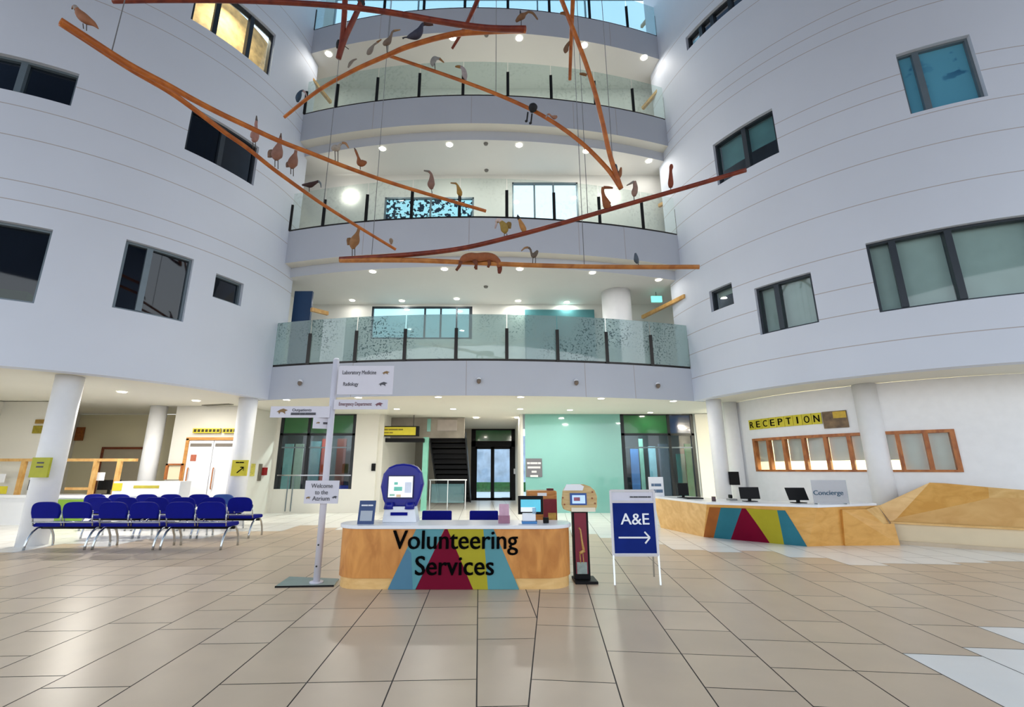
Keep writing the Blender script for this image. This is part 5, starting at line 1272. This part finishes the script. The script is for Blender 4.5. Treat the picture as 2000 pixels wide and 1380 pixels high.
bird('A2', 'large plump brown bird between the two left branches', [(540, 313, 3), (540, 305, 10), (543, 294, 9.5), (546, 280, 4), (548, 269, 3)], (144, 104, 90), (540, 325), [(548, 268, 2.6), (549, 260, 1)], (110, 90, 80), [((537, 312), (537, 326)), ((543, 312), (543, 330))], tail=[(536, 298, 4), (528, 296, 5), (527, 307, 5)], tcol=(120, 92, 74))
bird('A2', 'second plump brown bird between the two left branches', [(571, 329, 3), (571, 321, 9), (574, 311, 8), (577, 300, 3.4), (578, 294, 3)], (140, 98, 80), (570, 340), None, legs=[((568, 328), (568, 340)), ((573, 328), (573, 344))], tail=[(568, 318, 4), (562, 319, 4), (562, 326, 4)], tcol=(110, 82, 66))
bird('A1', 'grey striped bird with brown beak on the upper left branch', [(648, 292, 3), (653, 289, 6), (659, 289, 6), (663, 284, 3), (667, 280, 2)], (160, 150, 138), (655, 312), [(668, 279, 2.2), (675, 280, 2.4), (681, 289, 1.2)], (160, 120, 84), [((654, 294), (655, 314)), ((660, 294), (660, 316))])
bird('A1', 'russet bird with thin raised neck on the upper left branch', [(716, 316, 2), (710, 318, 6), (703, 318, 6.4), (700, 308, 2.6), (697, 300, 2.4), (694, 293, 2)], (140, 82, 44), (705, 328), [(695, 294, 2), (692, 289, 1)], (96, 76, 66), [((703, 322), (704, 331))])
bird('A2', 'dark maroon bird with long curved bill on the lower left branch', [(590, 361, 1.6), (598, 361, 3.6), (606, 361, 5.4), (613, 358, 4), (619, 355, 2.6), (622, 354, 2.6)], (58, 34, 32), (604, 372), [(622, 354, 2.4), (626, 358, 1.6), (627, 366, .8)], (110, 120, 126), [((604, 365), (604, 374))])
bird('E1', 'striped brown hen near the left end of the wide low perch', [(690, 486, 3), (690, 477, 8), (694, 468, 9), (698, 456, 4), (700, 450, 3), (701, 446, 3)], (150, 108, 68), (690, 500), [(701, 446, 2.4), (706, 447, 1)], (100, 90, 70), [((688, 484), (688, 502)), ((693, 484), (693, 502))], tail=[(687, 472, 5), (681, 467, 4), (682, 478, 4)], tcol=(122, 84, 44))
bird('A2', 'tiny tan bud shaped bird near the end of the lower left branch', [(764, 477, 1.5), (764, 470, 4), (762, 466, 2.4)], (146, 126, 104), (766, 480))
bird('A1', 'brown bird with long grey bill on the upper left branch end, facing left', [(843, 369, 3), (842, 360, 7.2), (843, 350, 5), (842, 340, 2.6), (838, 335, 2.4)], (132, 100, 88), (844, 376), [(839, 335, 2.4), (828, 333, 1.4)], (112, 106, 98), [((842, 366), (844, 378))])
bird('A1', 'mustard bird with long bill near the upper left branch tip', [(901, 382, 2), (898, 377, 5.4), (896, 369, 4), (893, 361, 2), (890, 358, 2)], (164, 126, 56), (897, 392), [(891, 358, 2), (880, 357, 1.2)], (150, 112, 60), [((897, 381), (897, 394))])
bird('E1', 'mustard hen with pale drooping head on the dark red branch', [(987, 456, 2), (986, 450, 7), (984, 441, 7.4), (978, 433, 4), (973, 431, 3.4), (970, 434, 3)], (158, 132, 62), (987, 466), [(970, 435, 2.4), (967, 446, 1.4)], (190, 170, 166), [((985, 456), (985, 466)), ((990, 456), (990, 466))], tail=[(990, 440, 4), (995, 436, 4), (995, 446, 3)], tcol=(134, 106, 50), head=[(979, 433, 4), (973, 430, 4), (969, 434, 3)], hcol=(206, 184, 178))
bird('E1', 'slim orange bird with black head on the dark red branch', [(1025, 455, 2), (1023, 448, 5.4), (1019, 439, 5), (1015, 430, 3), (1013, 426, 2.6)], (176, 124, 66), (1022, 458), [(1012, 424, 2), (1011, 419, 1)], (20, 20, 20), [((1020, 452), (1020, 460))], head=[(1014, 428, 2.8), (1012, 424, 3), (1011, 421, 1.6)], hcol=(20, 20, 22))
bird('E2', 'shaggy brown sloth like creature draped over the lowest pale branch', [(899, 512, 3), (906, 505, 7), (918, 501, 8), (932, 502, 8.4), (948, 501, 8.6), (962, 503, 8), (972, 510, 6), (976, 522, 5)], (146, 84, 48), (935, 512), None, legs=[], name='creature_sculpture', cat='animal sculpture', tail=[(976, 518, 4), (976, 526, 4.6), (975, 534, 2.6)], tcol=(112, 48, 28), dz=-.1)
cr = [o for o in bpy.data.objects if o.name.startswith('creature_sculpture')][0]
for x0, y0, x1, y1 in ((900, 510, 891, 528), (926, 508, 930, 526), (929, 506, 928, 524), (955, 508, 953, 522)):
    d = need_d('E2', 935, 512)[2] - .12; k = d / F
    MB().tube([at_d(x0, y0, d), at_d((x0 + x1) / 2 + 2, (y0 + y1) / 2, d), at_d(x1, y1, d)], [4 * k, 3 * k, 2.6 * k], 10).build('limb', bm((110, 58, 34)), cr, True)
bird('E2', 'heron with thin legs and long bill on the lowest pale branch', [(1050, 489, 2), (1047, 494, 4), (1042, 499, 5), (1038, 494, 2.2), (1036, 487, 2), (1032, 483, 2.4)], (96, 84, 72), (1044, 516), [(1032, 483, 2.4), (1025, 484, 2), (1018, 490, 1)], (150, 114, 78), [((1041, 502), (1040, 516)), ((1046, 502), (1046, 516))])
bird('E2', 'small slate blue bird near the right end of the lowest branch', [(1246, 514, 2.4), (1243, 508, 5), (1242, 501, 4), (1241, 494, 1.8)], (74, 86, 98), (1243, 519), None, legs=[((1246, 510), (1247, 519))])
bird('E1', 'tall russet bird with bent neck and heavy bill on the dark red branch', [(1193, 404, 3), (1187, 402, 8.4), (1183, 393, 7), (1179, 382, 4), (1177, 373, 3.2), (1178, 366, 3.4)], (146, 84, 44), (1186, 411), [(1179, 366, 3.2), (1188, 366, 2.8), (1197, 367, 1.8)], (128, 72, 40), [((1185, 406), (1186, 412))])
bird('E1', 'grey and pink bird with long pointed bill on the dark red branch', [(1239, 383, 3), (1239, 376, 6), (1241, 367, 5), (1240, 359, 4), (1239, 354, 3.4)], (146, 118, 106), (1239, 395), [(1238, 355, 3), (1224, 362, 1)], (140, 132, 124), [((1238, 381), (1239, 396))])
bird('E1', 'upright russet bottle shaped bird on the far right of the dark red branch', [(1310, 366, 3.4), (1310, 358, 5.4), (1310, 345, 4), (1310, 333, 3), (1311, 326, 4), (1311, 321, 2.4)], (128, 58, 32), (1310, 375), None, legs=[((1310, 366), (1310, 376))])
bird('D2', 'brown bird with black and white head at the meeting point right of centre', [(1209, 348, 2), (1210, 341, 4.4), (1212, 333, 3), (1213, 327, 1.6)], (140, 86, 50), (1207, 350), [(1201, 322, 2.6), (1196, 321, 1)], (60, 60, 66), None, head=[(1208, 340, 2.6), (1205, 333, 2.2), (1202, 324, 3.4), (1200, 321, 2)], hcol=(60, 60, 70))

# added roof and front wall, then the plain outer walls beyond the drums
struct(MB().bb(-27, 27, -15, 12.9, 22, 22.3).build('ceiling_light_blocker', mat('added_roof_grey', (96, 126, 164), .8, noise=.05, nscale=.5)))  # unseen slab added to keep daylight off the upper walls
struct(MB().bb(-27, 27, -15.2, -15, 12.5, 22).build('wall_front_light_blocker', mat('added_front_blue_grey', (130, 150, 178), .8, noise=.04)))  # unseen, added to narrow the front opening and dim the upper walls
struct(MB().bb(-27, -13.2, 8.1, 8.25, SOFF, 22).build('wall_left_wing', WHITE))
struct(MB().bb(12.8, 27, 8.05, 8.2, SOFF, 22).build('wall_right_wing', WHITE))
struct(MB().bb(-27, -13.1, 8.1, 18, SOFF + .02, SOFF + .12).bb(-13.1, -8.4, 13.0, 17.5, SOFF + .02, SOFF + .12).build('ceiling_left_wing', CEIL))
# ------------------------------------------------------------------ daylight
w = bpy.data.worlds.new('world'); scene.world = w; w.use_nodes = True
nt = w.node_tree; bg = nt.nodes['Background']
tc = nt.nodes.new('ShaderNodeTexCoord'); sp = nt.nodes.new('ShaderNodeSeparateXYZ'); rp = nt.nodes.new('ShaderNodeValToRGB')
mr = nt.nodes.new('ShaderNodeMapRange'); mr.inputs['From Min'].default_value = -1; mr.inputs['From Max'].default_value = 1
nt.links.new(tc.outputs['Generated'], sp.inputs[0]); nt.links.new(sp.outputs['Z'], mr.inputs['Value']); nt.links.new(mr.outputs[0], rp.inputs['Fac'])
e = rp.color_ramp.elements
e[0].position = .47; e[0].color = (.34, .32, .30, 1); e[1].position = .52; e[1].color = (.93, .95, 1.0, 1)
x = e.new(.62); x.color = (.84, .92, 1.0, 1); x = e.new(.9); x.color = (.55, .74, 1.0, 1)
nt.links.new(rp.outputs['Color'], bg.inputs['Color'])
bg.inputs['Strength'].default_value = 2.0
for (x, y, z, pw) in ((LD[0] + 4.3, LD[1] - 2.4, 16.2, 70),):
    q = drum_pt(LD, -30, 16.3, -.8); root = empty('room_light', q, 'lit lamp in the patterned room of the upper left window', 'ceiling light'); MB().disc((q.x, q.y, 16.28), .3).build('lens', LENS, root); lamp('lamp', (q.x, q.y, 16.25), .6, pw, (1, .9, .72), root)

scene.view_settings.view_transform = 'Standard'
scene.view_settings.look = 'None'
scene.view_settings.gamma = 1
scene.view_settings.use_curve_mapping = False
scene.view_settings.exposure = 0.12
